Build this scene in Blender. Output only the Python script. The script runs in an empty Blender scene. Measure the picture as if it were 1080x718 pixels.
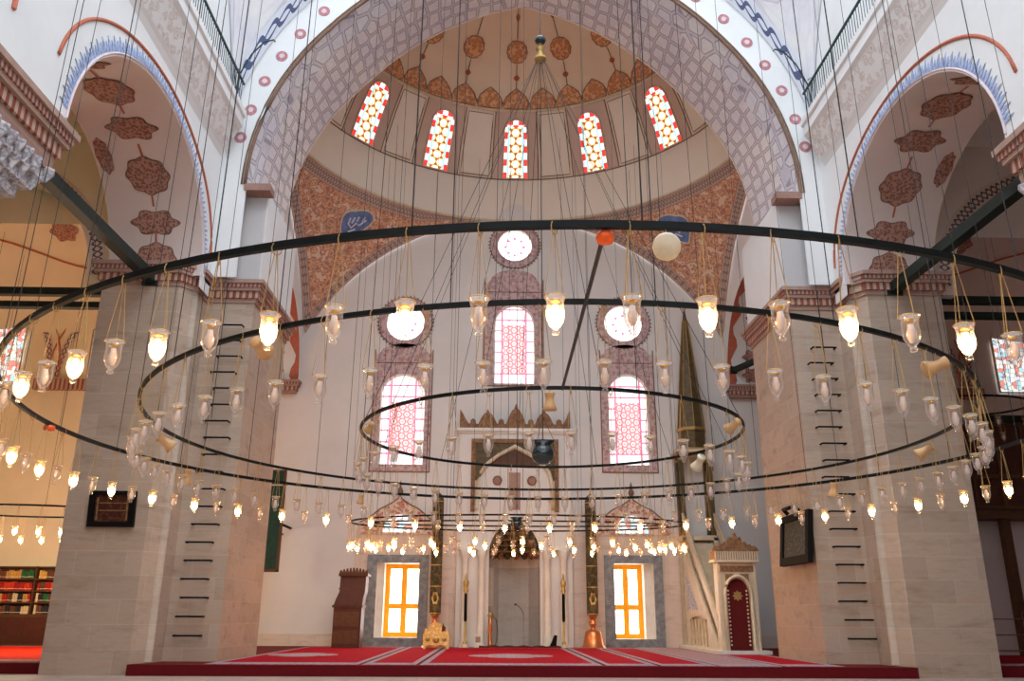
import bpy, bmesh, math, random
from mathutils import Vector, Matrix
random.seed(7)
PI = math.pi
sc = bpy.context.scene
COL = sc.collection

# ------------------------------------------------------------------ camera
cd = bpy.data.cameras.new('camera'); cam = bpy.data.objects.new('camera', cd); COL.objects.link(cam)
sc.camera = cam
cd.sensor_width = 36.0; cd.lens = 892.0 / 1080.0 * 36.0; cd.clip_end = 200
PITCH, YAW, ROLL = math.radians(18.03), math.radians(1.21), math.radians(.30)
cam.matrix_world = (Matrix.Translation((-.9, 0, 1.5)) @ Matrix.Rotation(-YAW, 4, 'Z')
                    @ Matrix.Rotation(PI/2 + PITCH, 4, 'X') @ Matrix.Rotation(ROLL, 4, 'Z'))

# ------------------------------------------------------------------ light
w = bpy.data.worlds.new('world'); sc.world = w; w.use_nodes = True
bg = w.node_tree.nodes['Background']; bg.inputs[0].default_value = (.80, .90, 1.0, 1); bg.inputs[1].default_value = 3.2
def area(name, loc, rot, sx, sy, power, col):
    l = bpy.data.lights.new(name, 'AREA'); l.shape = 'RECTANGLE'; l.size = sx; l.size_y = sy
    l.energy = power; l.color = col
    o = bpy.data.objects.new(name, l); o.location = loc; o.rotation_euler = rot; COL.objects.link(o)
area('fill_entrance_side', (0, -5.5, 13), (math.radians(88), 0, 0), 18, 10, 700, (.86, .93, 1))  # added cool fill light behind the camera, brightens the soffits and apse
# daylight falls in through the ring of windows of the main dome (left open above z = 30) and the low windows
sc.view_settings.view_transform = 'Standard'; sc.view_settings.look = 'None'
sc.view_settings.exposure = 0.27; sc.view_settings.gamma = 1; sc.view_settings.use_curve_mapping = False

# ------------------------------------------------------------------ materials
class NT:
    def __init__(s, name):
        s.m = bpy.data.materials.new(name); s.m.use_nodes = True; s.t = s.m.node_tree; s.N = s.t.nodes; s.L = s.t.links
        s.b = s.N['Principled BSDF']; s.out = s.N['Material Output']
    def n(s, kind, **kw):
        o = s.N.new(kind)
        for k, v in kw.items(): setattr(o, k, v)
        return o
    def link(s, a, b): s.L.new(a, b)
    def val(s, inp, v):
        if isinstance(v, bpy.types.NodeSocket): s.link(v, inp)
        else: inp.default_value = v
    def math(s, op, a, b=0.0, c=0.0):
        o = s.n('ShaderNodeMath', operation=op); s.val(o.inputs[0], a); s.val(o.inputs[1], b)
        if op in ('COMPARE', 'MULTIPLY_ADD', 'SMOOTH_MIN'): s.val(o.inputs[2], c)
        return o.outputs[0]
    def coord(s, which='Object'): return s.n('ShaderNodeTexCoord').outputs[which]
    def sep(s, v):
        o = s.n('ShaderNodeSeparateXYZ'); s.link(v, o.inputs[0]); return o.outputs
    def comb(s, x, y, z=0.0):
        o = s.n('ShaderNodeCombineXYZ'); s.val(o.inputs[0], x); s.val(o.inputs[1], y); s.val(o.inputs[2], z); return o.outputs[0]
    def noise(s, v, scale, detail=4, rough=.6):
        o = s.n('ShaderNodeTexNoise'); s.link(v, o.inputs['Vector']); o.inputs['Scale'].default_value = scale
        o.inputs['Detail'].default_value = detail; o.inputs['Roughness'].default_value = rough; return o.outputs[0]
    def vor(s, v, scale, feature='F1', rnd=1.0, out='Distance'):
        o = s.n('ShaderNodeTexVoronoi', feature=feature); s.link(v, o.inputs['Vector']); o.inputs['Scale'].default_value = scale
        o.inputs['Randomness'].default_value = rnd; return o.outputs[out]
    def ramp(s, f, stops, interp='LINEAR'):
        o = s.n('ShaderNodeValToRGB'); o.color_ramp.interpolation = interp; s.link(f, o.inputs[0])
        e = o.color_ramp.elements
        while len(e) < len(stops): e.new(.5)
        for i, (p, c) in enumerate(stops): e[i].position = p; e[i].color = (*c, 1)
        return o.outputs[0]
    def mix(s, f, a, b):
        o = s.n('ShaderNodeMix', data_type='RGBA'); s.val(o.inputs[0], f)
        for i, v in ((6, a), (7, b)):
            if isinstance(v, tuple): o.inputs[i].default_value = (*v, 1)
            else: s.link(v, o.inputs[i])
        return o.outputs[2]
    def base(s, c, rough=.8, metal=0.0, spec=.3):
        if isinstance(c, tuple): s.b.inputs['Base Color'].default_value = (*c, 1)
        else: s.link(c, s.b.inputs['Base Color'])
        s.b.inputs['Roughness'].default_value = rough; s.b.inputs['Metallic'].default_value = metal
        s.b.inputs['Specular IOR Level'].default_value = spec; return s.m
    def bump(s, h, strength=.3, dist=.02):
        o = s.n('ShaderNodeBump'); o.inputs['Strength'].default_value = strength; o.inputs['Distance'].default_value = dist
        s.link(h, o.inputs['Height']); s.link(o.outputs[0], s.b.inputs['Normal'])
    def emit(s, c, k):
        if isinstance(c, tuple): s.b.inputs['Emission Color'].default_value = (*c, 1)
        else: s.link(c, s.b.inputs['Emission Color'])
        s.b.inputs['Emission Strength'].default_value = k; return s.m

def plain(name, c, rough=.7, metal=0.0, var=.12, scale=6, spec=.3):
    t = NT(name); f = t.noise(t.coord(), scale)
    a = tuple(max(0, x*(1-var)) for x in c); b = tuple(min(1, x*(1+var)) for x in c)
    return t.base(t.ramp(f, [(.3, a), (.7, b)]), rough, metal, spec)

def plaster(name, c, var=.05):
    t = NT(name); f = t.noise(t.coord(), .45, 6, .65)
    a = tuple(x*(1-var) for x in c); b = tuple(min(1, x*(1+var)) for x in c)
    g = t.noise(t.coord(), 18, 3); t.bump(g, .1, .01)
    return t.base(t.ramp(f, [(.3, a), (.7, b)]), .85, 0, .2)

def ashlar(name, c1, c2, mort, bw=1.35, rh=.62, horizontal=False):
    t = NT(name); x, y, z = t.sep(t.coord()); u = t.math('ADD', x, y)
    v = t.comb(x, y) if horizontal else t.comb(u, z)
    o = t.n('ShaderNodeTexBrick'); t.link(v, o.inputs['Vector'])
    o.inputs['Color1'].default_value = (*c1, 1); o.inputs['Color2'].default_value = (*c2, 1); o.inputs['Mortar'].default_value = (*mort, 1)
    o.inputs['Scale'].default_value = 1; o.inputs['Mortar Size'].default_value = .010; o.inputs['Mortar Smooth'].default_value = .5
    o.inputs['Brick Width'].default_value = bw; o.inputs['Row Height'].default_value = rh; o.inputs['Bias'].default_value = -.2
    st = t.comb(t.math('MULTIPLY', u, .5), t.math('MULTIPLY', z, 2.2), y)
    f = t.noise(st, 1.1, 8, .75)
    m = t.ramp(f, [(.28, (.66, .58, .52)), (.42, (.92, .88, .84)), (.52, (1, 1, 1)), (.62, (1.0, .90, .82)), (.75, (1.08, 1.02, .96))])
    k = t.n('ShaderNodeMix', data_type='RGBA', blend_type='MULTIPLY'); k.inputs[0].default_value = 1
    t.link(o.outputs['Color'], k.inputs[6]); t.link(m, k.inputs[7])
    t.bump(o.outputs['Fac'], -.25, .02)
    return t.base(k.outputs[2], .75, 0, .25)

def floral(name, stops, scale=2.2, uvs=False):
    t = NT(name); v = t.coord('UV' if uvs else 'Object')
    w1 = t.noise(v, scale*1.5, 3); d = t.vor(v, scale*2.0, 'F1'); e = t.vor(v, scale*5, 'SMOOTH_F1')
    f = t.math('ADD', t.math('MULTIPLY', d, .55), t.math('ADD', t.math('MULTIPLY', e, .35), t.math('MULTIPLY', w1, .30)))
    return t.base(t.ramp(f, stops), .8, 0, .2)

def lace(name, ground, line, ground2, scale=(1, 1), sc_=2.0, width=.06, rnd=.35):
    """interlaced strapwork: cells with dark outlines and paler hearts, drawn in UV metres"""
    t = NT(name); x, y, z = t.sep(t.coord('UV')); v = t.comb(t.math('MULTIPLY', x, scale[0]), t.math('MULTIPLY', y, scale[1]))
    d = t.vor(v, sc_, 'DISTANCE_TO_EDGE', rnd); d2 = t.vor(v, sc_, 'F1', rnd)
    d3 = t.vor(v, sc_*2.6, 'DISTANCE_TO_EDGE', .8)
    c = t.ramp(d, [(0, ground2), (width*1.2, ground2), (width*1.6, line), (width*2.3, line), (width*2.9, ground)], 'LINEAR')
    fine = t.ramp(d3, [(0, line), (.05, ground2), (.09, (1, 1, 1))])
    k = t.n('ShaderNodeMix', data_type='RGBA', blend_type='MULTIPLY'); k.inputs[0].default_value = .14
    t.link(c, k.inputs[6]); t.link(fine, k.inputs[7])
    f = t.noise(t.coord(), .6, 4)
    k2 = t.n('ShaderNodeMix', data_type='RGBA', blend_type='MULTIPLY'); k2.inputs[0].default_value = 1
    t.link(k.outputs[2], k2.inputs[6]); t.link(t.ramp(f, [(.35, (.86, .84, .90)), (.65, (1, .98, .95))]), k2.inputs[7])
    return t.base(k2.outputs[2], .85, 0, .2)

def beads(name, a, b, period=.35, c=None):
    """a painted border: a running row of scrolls, UV x in metres along it, y 0..1 across"""
    t = NT(name); x, y, z = t.sep(t.coord('UV'))
    ph = t.math('MULTIPLY', x, 2*PI/period)
    s1 = t.math('MULTIPLY', t.math('SINE', ph), .24)
    d1 = t.math('ABSOLUTE', t.math('SUBTRACT', t.math('SUBTRACT', y, .5), s1))
    d2 = t.math('ABSOLUTE', t.math('ADD', t.math('SUBTRACT', y, .5), s1))
    d = t.math('MINIMUM', d1, d2)
    edge = t.math('GREATER_THAN', t.math('ABSOLUTE', t.math('SUBTRACT', y, .5)), .44)
    f = t.math('LESS_THAN', d, .085)
    m = t.mix(f, b, a); m = t.mix(edge, m, c or a)
    return t.base(m, .85, 0, .2)

def dentil(name, a, b, period=.3):
    t = NT(name); x, y, z = t.sep(t.coord()); u = t.math('ADD', x, y)
    f = t.math('GREATER_THAN', t.math('SINE', t.math('MULTIPLY', u, 2*PI/period)), .0)
    g = t.noise(t.coord(), 5, 3)
    return t.base(t.mix(t.math('MULTIPLY', f, g), a, b) if False else t.mix(f, a, b), .8, 0, .2)

def stars(name, kind, k):
    """stained glass, UV in metres from the pane's middle / foot"""
    t = NT(name); x, y, z = t.sep(t.coord('UV'))
    sc1 = {'drum': 16.5, 'tall': 19.0, 'round': 17.0, 'side': 9.0}[kind]
    c0 = t.math('COSINE', t.math('MULTIPLY', y, sc1))
    ax = t.math('MULTIPLY', x, sc1*.866); ay = t.math('MULTIPLY', y, sc1*.5)
    c1 = t.math('COSINE', t.math('ADD', ax, ay)); c2 = t.math('COSINE', t.math('SUBTRACT', ax, ay))
    f = t.math('ADD', c0, t.math('ADD', c1, c2)); f = t.math('DIVIDE', t.math('ADD', f, 1.5), 4.5)
    if kind == 'drum':
        inner = t.ramp(f, [(0, (.25, .08, .02)), (.10, (.55, .18, .04)), (.15, (1, .70, .25)), (.23, (1, .95, .7)), (.8, (1, 1, .95))])
        s = t.math('GREATER_THAN', t.math('SINE', t.math('MULTIPLY', y, 9.5)), 0.0)
        ed = t.math('GREATER_THAN', t.math('ABSOLUTE', x), .40)
        ed2 = t.math('GREATER_THAN', y, 2.55); s = t.math('ABSOLUTE', t.math('SUBTRACT', s, t.math('MULTIPLY', ed2, t.math('GREATER_THAN', t.math('COSINE', t.math('MULTIPLY', x, 11)), 0.0))))
        border = t.mix(s, (1, 1, 1), (.85, .04, .03))
        teal = t.mix(t.math('GREATER_THAN', t.math('ABSOLUTE', t.math('SUBTRACT', t.math('ABSOLUTE', x), .36)), .035), (.25, .8, .85), inner)
        c = t.mix(t.math('MAXIMUM', ed, ed2), teal, border)
    elif kind == 'tall':
        lat = t.ramp(f, [(0, (1, .92, .92)), (.18, (.85, .12, .16)), (.40, (.95, .30, .32)), (.58, (1, .85, .85)), (1, (.95, .35, .38))])
        s = t.math('LESS_THAN', t.math('ABSOLUTE', t.math('SINE', t.math('MULTIPLY', y, 6.0))), .2)
        v1 = t.math('LESS_THAN', t.math('ABSOLUTE', t.math('SUBTRACT', t.math('ABSOLUTE', x), .56)), .04)
        border = t.mix(t.math('MAXIMUM', s, v1), (.92, .97, 1), (.70, .18, .30))
        ed = t.math('GREATER_THAN', t.math('ABSOLUTE', x), .54)
        ed = t.math('MAXIMUM', ed, t.math('GREATER_THAN', y, 2.9))
        ed = t.math('MAXIMUM', ed, t.math('LESS_THAN', y, .55))
        c = t.mix(ed, lat, border)
        bars = t.math('LESS_THAN', t.math('ABSOLUTE', t.math('SINE', t.math('MULTIPLY', x, 7.2))), .06)
        c = t.mix(bars, c, (.75, .55, .6))
    elif kind == 'round':
        r = t.math('SQRT', t.math('ADD', t.math('MULTIPLY', x, x), t.math('MULTIPLY', y, y)))
        an = t.math('ARCTAN2', y, x)
        p = t.math('GREATER_THAN', t.math('COSINE', t.math('MULTIPLY', an, 8)), .55)
        q = t.math('LESS_THAN', t.math('ABSOLUTE', t.math('SUBTRACT', r, .44)), .06)
        c = t.mix(t.math('MULTIPLY', p, q), (1, 1, 1), (.8, .12, .28))
        ln = t.math('LESS_THAN', t.math('ABSOLUTE', t.math('SUBTRACT', r, .56)), .014)
        c = t.mix(ln, c, (.3, .6, .5))
        p2 = t.math('LESS_THAN', t.math('ABSOLUTE', t.math('SINE', t.math('MULTIPLY', an, 4))), .25)
        q2 = t.math('LESS_THAN', t.math('ABSOLUTE', t.math('SUBTRACT', r, .24)), .02)
        c = t.mix(t.math('MULTIPLY', p2, q2), c, (.4, .6, .5))
    else:
        d = t.vor(t.comb(x, y), 5.0, 'DISTANCE_TO_EDGE', .6)
        cc = t.vor(t.comb(x, y), 5.0, 'F1', .6, 'Color')
        h = t.sep(cc)[0]
        c = t.ramp(h, [(0, (.95, .98, 1)), (.35, (.5, .85, .95)), (.55, (1, 1, .9)), (.75, (.9, .3, .25)), (1, (1, 1, 1))], 'CONSTANT')
        c = t.mix(t.math('LESS_THAN', d, .05), c, (.25, .2, .2))
    t.base(c, .3, 0, .3); return t.emit(c, k)

M = {}
M['white'] = plaster('white_plaster', (.80, .80, .80))
M['qibla'] = plaster('wall_plaster', (.76, .72, .69), .05)
M['cream'] = plaster('cream_plaster', (.86, .76, .56), .06)
M['tan'] = plaster('apse_plaster', (.90, .76, .60), .04)
M['tan2'] = plaster('apse_pink_plaster', (.66, .50, .42), .05)
M['palepanel'] = plaster('apse_pale_panel', (.86, .78, .68), .04)
M['soffit'] = plaster('soffit_plaster', (.78, .68, .66), .05)
M['stone'] = ashlar('pier_ashlar', (.46, .36, .29), (.54, .43, .35), (.56, .46, .39))
M['clad'] = ashlar('wall_cladding', (.72, .60, .52), (.78, .66, .58), (.60, .5, .45), 1.1, 2.4)
M['marble'] = ashlar('marble_panels', (.40, .38, .37), (.66, .60, .54), (.36, .33, .3), .55, 1.6)
M['floorstone'] = ashlar('floor_flagstones', (.42, .34, .30), (.50, .40, .34), (.28, .22, .2), 1.1, .7, True)
M['greymarble'] = plain('grey_marble', (.24, .25, .27), .4, 0, .35, 5)
M['whitemarble'] = plain('white_marble', (.80, .76, .70), .35, 0, .07, 3)
M['minbarmarble'] = plain('cream_marble', (.62, .52, .38), .4, 0, .12, 3)
M['lace'] = lace('arch_strapwork', (.80, .74, .73), (.36, .33, .36), (.66, .58, .58), (1, .80), 1.9, .05, .3)
M['lacedark'] = lace('arch_border_strapwork', (.80, .79, .80), (.40, .38, .42), (.70, .66, .69), (1, 1), 1.5, .05, .5)
M['floral'] = floral('arabesque_painting', [(.30, (.50, .12, .06)), (.38, (.62, .22, .10)), (.44, (.25, .26, .26)), (.50, (.70, .32, .16)), (.57, (.80, .50, .32)), (.64, (.42, .15, .10)), (.72, (.80, .60, .45))], 1.5)
M['framepaint'] = floral('window_arabesque', [(.34, (.42, .16, .16)), (.44, (.58, .34, .32)), (.52, (.38, .30, .32)), (.62, (.64, .46, .44))], 2.6)
M['tile'] = floral('ogee_tile_arabesque', [(.34, (.50, .10, .07)), (.44, (.70, .35, .25)), (.50, (.35, .16, .12)), (.60, (.78, .60, .50))], 2.8)
M['medallion'] = floral('medallion_painting', [(.32, (.16, .05, .04)), (.44, (.44, .20, .15)), (.50, (.14, .06, .05)), (.60, (.50, .28, .22))], 5.5)
M['palmette'] = floral('palmette_painting', [(.34, (.60, .20, .08)), (.46, (.75, .36, .16)), (.53, (.42, .16, .09)), (.66, (.85, .50, .28))], 3.4)
M['chainband'] = beads('pendentive_border', (.26, .20, .18), (.56, .40, .33), .36, (.42, .20, .15))
M['curlband'] = beads('vault_border_scrolls', (.12, .09, .12), (.70, .56, .48), .42, (.70, .56, .48))
M['bluecurl'] = beads('dome_border_scrolls', (.10, .12, .22), (.66, .68, .76), .62, (.70, .72, .78))
M['redline'] = plain('red_painted_line', (.50, .15, .09), .8)
M['brownline'] = plain('brown_painted_line', (.22, .13, .09), .8)
M['blueleaf'] = plain('blue_painted_leaves', (.36, .44, .66), .8, 0, .35, 9)
M['rosette'] = plain('rosette_paint', (.50, .22, .24), .8, 0, .3, 14)
M['rosettein'] = plain('rosette_heart', (.72, .60, .62), .8)
M['bluedisc'] = plain('blue_roundel', (.13, .20, .42), .7, 0, .35, 3)
M['calligraphy'] = plain('calligraphy_white', (.70, .70, .74), .7)
M['bracket'] = plain('brown_bracket', (.34, .20, .16), .8)
M['greyplaster'] = plaster('grey_plaster', (.56, .53, .53), .04)
M['corn_a'] = dentil('cornice_dentils', (.30, .09, .06), (.52, .38, .31), .20)
M['corn_b'] = plain('cornice_moulding', (.40, .26, .21), .8)
M['corn_c'] = dentil('cornice_small_dentils', (.28, .09, .07), (.48, .34, .29), .13)
M['muq'] = floral('muqarnas_stone', [(.3, (.34, .32, .36)), (.45, (.62, .60, .62)), (.6, (.30, .28, .34)), (.75, (.70, .68, .70))], 3)
M['pleat'] = floral('balcony_cornice_carving', [(.3, (.56, .50, .48)), (.42, (.78, .77, .76)), (.5, (.62, .54, .50)), (.62, (.80, .79, .78))], 1.6)
M['railing'] = plain('green_black_iron', (.012, .045, .04), .45)
M['iron'] = plain('black_green_iron', (.010, .020, .017), .5, 0, .3, 4, .3)
M['ringiron'] = plain('ring_iron', (.006, .008, .008), .5, 0, .3, 4, .15)
M['cable'] = plain('cable_steel', (.035, .032, .032), .6)
M['gold'] = plain('gilt_brass', (.50, .33, .12), .4, .7)
M['chain'] = plain('lamp_chain_brass', (.50, .31, .12), .45, .2)
M['rimbrass'] = plain('lamp_rim_brass', (.65, .42, .16), .35, .5)
M['frosted'] = plain('frosted_lamp_tube', (.80, .66, .58), .6)
M['wood'] = plain('dark_red_wood', (.085, .024, .015), .45, 0, .15, 7)
M['wood2'] = plain('brown_wood', (.11, .045, .022), .5, 0, .2, 6)
M['orange'] = plain('orange_varnished_wood', (1.0, .40, .02), .6, 0, .1, 6, .1)
M['crownwood'] = plain('gilded_carved_wood', (.26, .13, .06), .6, 0, .5, 9)
M['green'] = plain('dark_green_board', (.012, .05, .035), .5, 0, .3, 4)
M['black'] = plain('black_paint', (.008, .006, .006), .7, 0, .1, 5, .1)
M['darkglass'] = plain('dark_green_glass', (.008, .022, .028), .12, 0, .4, 9, .8)
M['horn'] = plain('yellowed_horn', (.62, .36, .17), .5)
M['hornpale'] = plain('pale_horn', (.78, .66, .48), .5)
M['redplastic'] = plain('orange_red_plastic', (.85, .12, .02), .4)
M['copper'] = plain('copper', (.72, .26, .10), .3, .8)
M['candle'] = floral('painted_candle', [(.34, (.035, .035, .02)), (.46, (.09, .055, .02)), (.53, (.04, .03, .02)), (.66, (.14, .09, .035))], 3)
M['yellow'] = floral('gilded_chest', [(.34, (.78, .42, .06)), (.46, (.85, .62, .25)), (.56, (.70, .34, .05)), (.68, (.90, .70, .36))], 6)
M['spire'] = plain('gilt_green_spire', (.11, .075, .035), .5, .2, .4, 5)
M['ivory'] = plain('ivory_inlay', (.70, .58, .42), .6)
M['reddark'] = plain('dark_red_cloth', (.12, .008, .008), .9)
M['redcloth'] = plain('red_carpet_edge', (.13, .003, .007), .95)
M['picture'] = floral('picture_print', [(.34, (.03, .05, .05)), (.46, (.10, .08, .03)), (.55, (.07, .03, .02)), (.68, (.10, .12, .11))], 6)
M['picture2'] = floral('picture_print_red', [(.34, (.04, .010, .008)), (.50, (.09, .022, .012)), (.62, (.05, .016, .010)), (.72, (.12, .05, .02))], 4)
M['chrome'] = plain('chrome', (.7, .7, .72), .15, 1)
M['doorpane'] = None
t = NT('bright_casement_glass'); d = t.vor(t.coord(), 7, 'F1'); c = t.ramp(d, [(0, (.80, .88, .95)), (.2, (1, 1, 1))]); t.base(c, .3); M['doorpane'] = t.emit(c, 6)
M['g_drum'] = stars('drum_stained_glass', 'drum', .95); M['g_tall'] = stars('tall_stained_glass', 'tall', .82)
M['g_round'] = stars('round_stained_glass', 'round', 1.1); M['g_side'] = stars('aisle_stained_glass', 'side', .85)
t = NT('lit_bulb'); t.base((1, .8, .5), .5); M['bulb'] = t.emit((1, .62, .24), 90)
t = NT('lit_lamp_tube'); t.base((1, .8, .5), .5); M['glow'] = t.emit((1, .66, .30), 4)
# thin clear glass: mostly lets light through, brighter at grazing angles
t = NT('clear_lamp_glass'); fr = t.n('ShaderNodeLayerWeight'); fr.inputs[0].default_value = .55
tr = t.n('ShaderNodeBsdfTransparent'); tr.inputs[0].default_value = (.97, .95, .95, 1)
gl = t.n('ShaderNodeBsdfGlossy'); gl.inputs['Roughness'].default_value = .12; gl.inputs[0].default_value = (1, .97, .95, 1)
df = t.n('ShaderNodeBsdfTranslucent'); df.inputs[0].default_value = (.95, .9, .88, 1)
ad = t.n('ShaderNodeMixShader'); ad.inputs[0].default_value = .45; t.link(gl.outputs[0], ad.inputs[1]); t.link(df.outputs[0], ad.inputs[2])
mx = t.n('ShaderNodeMixShader'); k = t.math('MULTIPLY_ADD', fr.outputs['Facing'], .62, .07)
t.link(k, mx.inputs[0]); t.link(tr.outputs[0], mx.inputs[1]); t.link(ad.outputs[0], mx.inputs[2]); t.link(mx.outputs[0], t.out.inputs[0])
M['glass'] = t.m
# red carpets
def carpet(name, c1, c2):
    t = NT(name); v = t.coord(); d = t.vor(v, 3.2, 'F1', .25); f = t.noise(v, 5, 3)
    e = t.math('ADD', t.math('MULTIPLY', d, .7), t.math('MULTIPLY', f, .3))
    g = t.noise(v, 120, 2); t.bump(g, .5, .01)
    return t.base(t.ramp(e, [(.30, c1), (.42, c2), (.6, c1)]), .95, 0, .1)
M['rug'] = carpet('red_rug_field', (.44, .004, .020), (.34, .005, .016)); M['rug2'] = carpet('pale_rug_pattern', (.46, .28, .26), (.30, .20, .25))
M['rugband'] = carpet('rug_border', (.46, .36, .38), (.30, .22, .30)); M['rugaisle'] = carpet('aisle_red_rug', (.75, .03, .008), (.66, .02, .008))

# ------------------------------------------------------------------ mesh builder
class MB:
    def __init__(s, *mats):
        s.bm = bmesh.new(); s.mats = list(mats); s.uv = s.bm.loops.layers.uv.new('UVMap')
    def mi(s, m):
        if m is None: return 0
        if m not in s.mats: s.mats.append(m)
        return s.mats.index(m)
    def face(s, pts, m=None, uv=None):
        vs = [s.bm.verts.new(p) for p in pts]
        try: f = s.bm.faces.new(vs)
        except ValueError: return None
        f.material_index = s.mi(m)
        if uv:
            for l, q in zip(f.loops, uv): l[s.uv].uv = q
        return f
    def box(s, x0, x1, y0, y1, z0, z1, m=None, T=None):
        c = [Vector((x, y, z)) for z in (z0, z1) for y in (y0, y1) for x in (x0, x1)]
        if T: c = [T @ v for v in c]
        vs = [s.bm.verts.new(v) for v in c]
        for q in ((0, 2, 3, 1), (4, 5, 7, 6), (0, 1, 5, 4), (2, 6, 7, 3), (0, 4, 6, 2), (1, 3, 7, 5)):
            f = s.bm.faces.new([vs[i] for i in q]); f.material_index = s.mi(m)
    def grid(s, fn, us, vs, m=None, uvf=None, matf=None):
        """surface fn(u,v); shared vertices so it can be smooth"""
        G = [[s.bm.verts.new(fn(u, v)) for v in vs] for u in us]
        for i in range(len(us)-1):
            for j in range(len(vs)-1):
                try: f = s.bm.faces.new((G[i][j], G[i+1][j], G[i+1][j+1], G[i][j+1]))
                except ValueError: continue
                f.smooth = True; f.material_index = s.mi(matf(i, j) if matf else m)
                if uvf:
                    for l, (a, b) in zip(f.loops, ((i, j), (i+1, j), (i+1, j+1), (i, j+1))): l[s.uv].uv = uvf(us[a], vs[b])
    def lathe(s, prof, m=None, c=(0, 0, 0), n=16, T=None, smooth=True):
        T = T or Matrix.Identity(4); cx, cy, cz = c
        R = [[s.bm.verts.new(T @ Vector((cx+r*math.cos(2*PI*k/n), cy+r*math.sin(2*PI*k/n), cz+z))) for k in range(n)] for r, z in prof]
        for i in range(len(R)-1):
            for k in range(n):
                f = s.bm.faces.new((R[i][k], R[i][(k+1) % n], R[i+1][(k+1) % n], R[i+1][k])); f.material_index = s.mi(m); f.smooth = smooth
        for e in (0, -1):
            if prof[e][0] > 1e-5:
                f = s.bm.faces.new(R[e]); f.material_index = s.mi(m)
    def tube(s, pts, r, m=None, n=6, closed=False):
        pts = [Vector(p) for p in pts]; R = []
        N = len(pts)
        for i, p in enumerate(pts):
            a = pts[i-1] if (i > 0 or closed) else p; b = pts[(i+1) % N] if (i < N-1 or closed) else p
            d = (b-a).normalized(); up = Vector((0, 0, 1)) if abs(d.z) < .95 else Vector((1, 0, 0))
            x = d.cross(up).normalized(); y = x.cross(d)
            rr = r[i] if isinstance(r, (list, tuple)) else r
            R.append([s.bm.verts.new(p + x*rr*math.cos(2*PI*k/n) + y*rr*math.sin(2*PI*k/n)) for k in range(n)])
        for i in range(N if closed else N-1):
            A, B = R[i], R[(i+1) % N]
            for k in range(n):
                f = s.bm.faces.new((A[k], A[(k+1) % n], B[(k+1) % n], B[k])); f.smooth = n > 4; f.material_index = s.mi(m)
        if not closed:
            for e in (R[0], R[-1]):
                f = s.bm.faces.new(e); f.material_index = s.mi(m)
    def band(s, loop, w, h, m=None):
        """flat rectangular-section hoop, loop of points; w radial, h vertical"""
    def prism(s, poly, fn, d0, d1, m=None, holes=(), mside=None):
        """2-D outline (with holes) given depth d0..d1; fn(u,v,d)->xyz"""
        tb = bmesh.new(); edges = []
        loops = [list(poly)] + [list(h) for h in holes]
        for lp in loops:
            vs = [tb.verts.new((u, v, 0)) for u, v in lp]
            edges += [tb.edges.new((vs[i], vs[(i+1) % len(vs)])) for i in range(len(vs))]
        bmesh.ops.triangle_fill(tb, use_beauty=True, use_dissolve=False, edges=edges)
        for dd in ([d0] if d0 == d1 else [d0, d1]):
            vm = {v: s.bm.verts.new(fn(v.co.x, v.co.y, dd)) for v in tb.verts}
            for f in tb.faces:
                g = s.bm.faces.new([vm[v] for v in f.verts]); g.material_index = s.mi(m)
                for l, v in zip(g.loops, f.verts): l[s.uv].uv = (v.co.x, v.co.y)
        tb.free()
        if d0 != d1:
            for lp in loops:
                for i in range(len(lp)):
                    a, b = lp[i], lp[(i+1) % len(lp)]
                    s.face([fn(*a, d0), fn(*b, d0), fn(*b, d1), fn(*a, d1)], mside or m)
    def poly(s, pts, m=None): return s.face(pts, m)
    def build(s, name, parent=None, kind=None, fix=False):
        if fix: bmesh.ops.recalc_face_normals(s.bm, faces=s.bm.faces[:])
        me = bpy.data.meshes.new(name); s.bm.to_mesh(me); s.bm.free()
        for m in s.mats: me.materials.append(M[m])
        o = bpy.data.objects.new(name, me); COL.objects.link(o)
        if parent: o.parent = parent
        if kind: o['kind'] = kind
        return o
def tag(o, label, cat, group=None, kind=None):
    o['label'] = label; o['category'] = cat
    if group: o['group'] = group
    if kind: o['kind'] = kind
    return o
def thing(name, label, cat, loc=(0, 0, 0), rot=(0, 0, 0), group=None):
    o = bpy.data.objects.new(name, None); o.empty_display_size = .1; COL.objects.link(o)
    o.location = loc; o.rotation_euler = rot; return tag(o, label, cat, group)
def copy_tree(o, parent=None):
    c = o.copy(); COL.objects.link(c); c.parent = parent
    for ch in list(KIDS[o.name]):
        d = ch.copy(); COL.objects.link(d); d.parent = c
    return c
KIDS = {}
XZ = lambda Y: (lambda u, v, d: (u, Y+d, v))          # outline drawn on a wall facing the camera
def YZ(X, sgn): return lambda u, v, d: (X+sgn*d, u, v)  # outline drawn on a side wall
def lin(a, b, n): return [a+(b-a)*i/(n-1) for i in range(n)]
def arc(cx, cz, a, h, t0=0, t1=180, n=25, p=1.0):
    return [(cx+a*math.cos(math.radians(t)), cz+h*abs(math.sin(math.radians(t)))**p) for t in lin(t0, t1, n)]
def archwin(x0, x1, z0, zs, zt, n=13):
    """round or slightly pointed arched opening outline"""
    c = (x0+x1)/2; a = (x1-x0)/2
    return [(x1, z0), (x1, zs)] + arc(c, zs, a, zt-zs, 0, 180, n)[1:-1] + [(x0, zs), (x0, z0)]
def circ(cx, cz, r, n=32): return [(cx+r*math.cos(2*PI*k/n), cz+r*math.sin(2*PI*k/n)) for k in range(n)]

# ================================================================== SETTING
YB = 37.4      # the qibla wall
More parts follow.
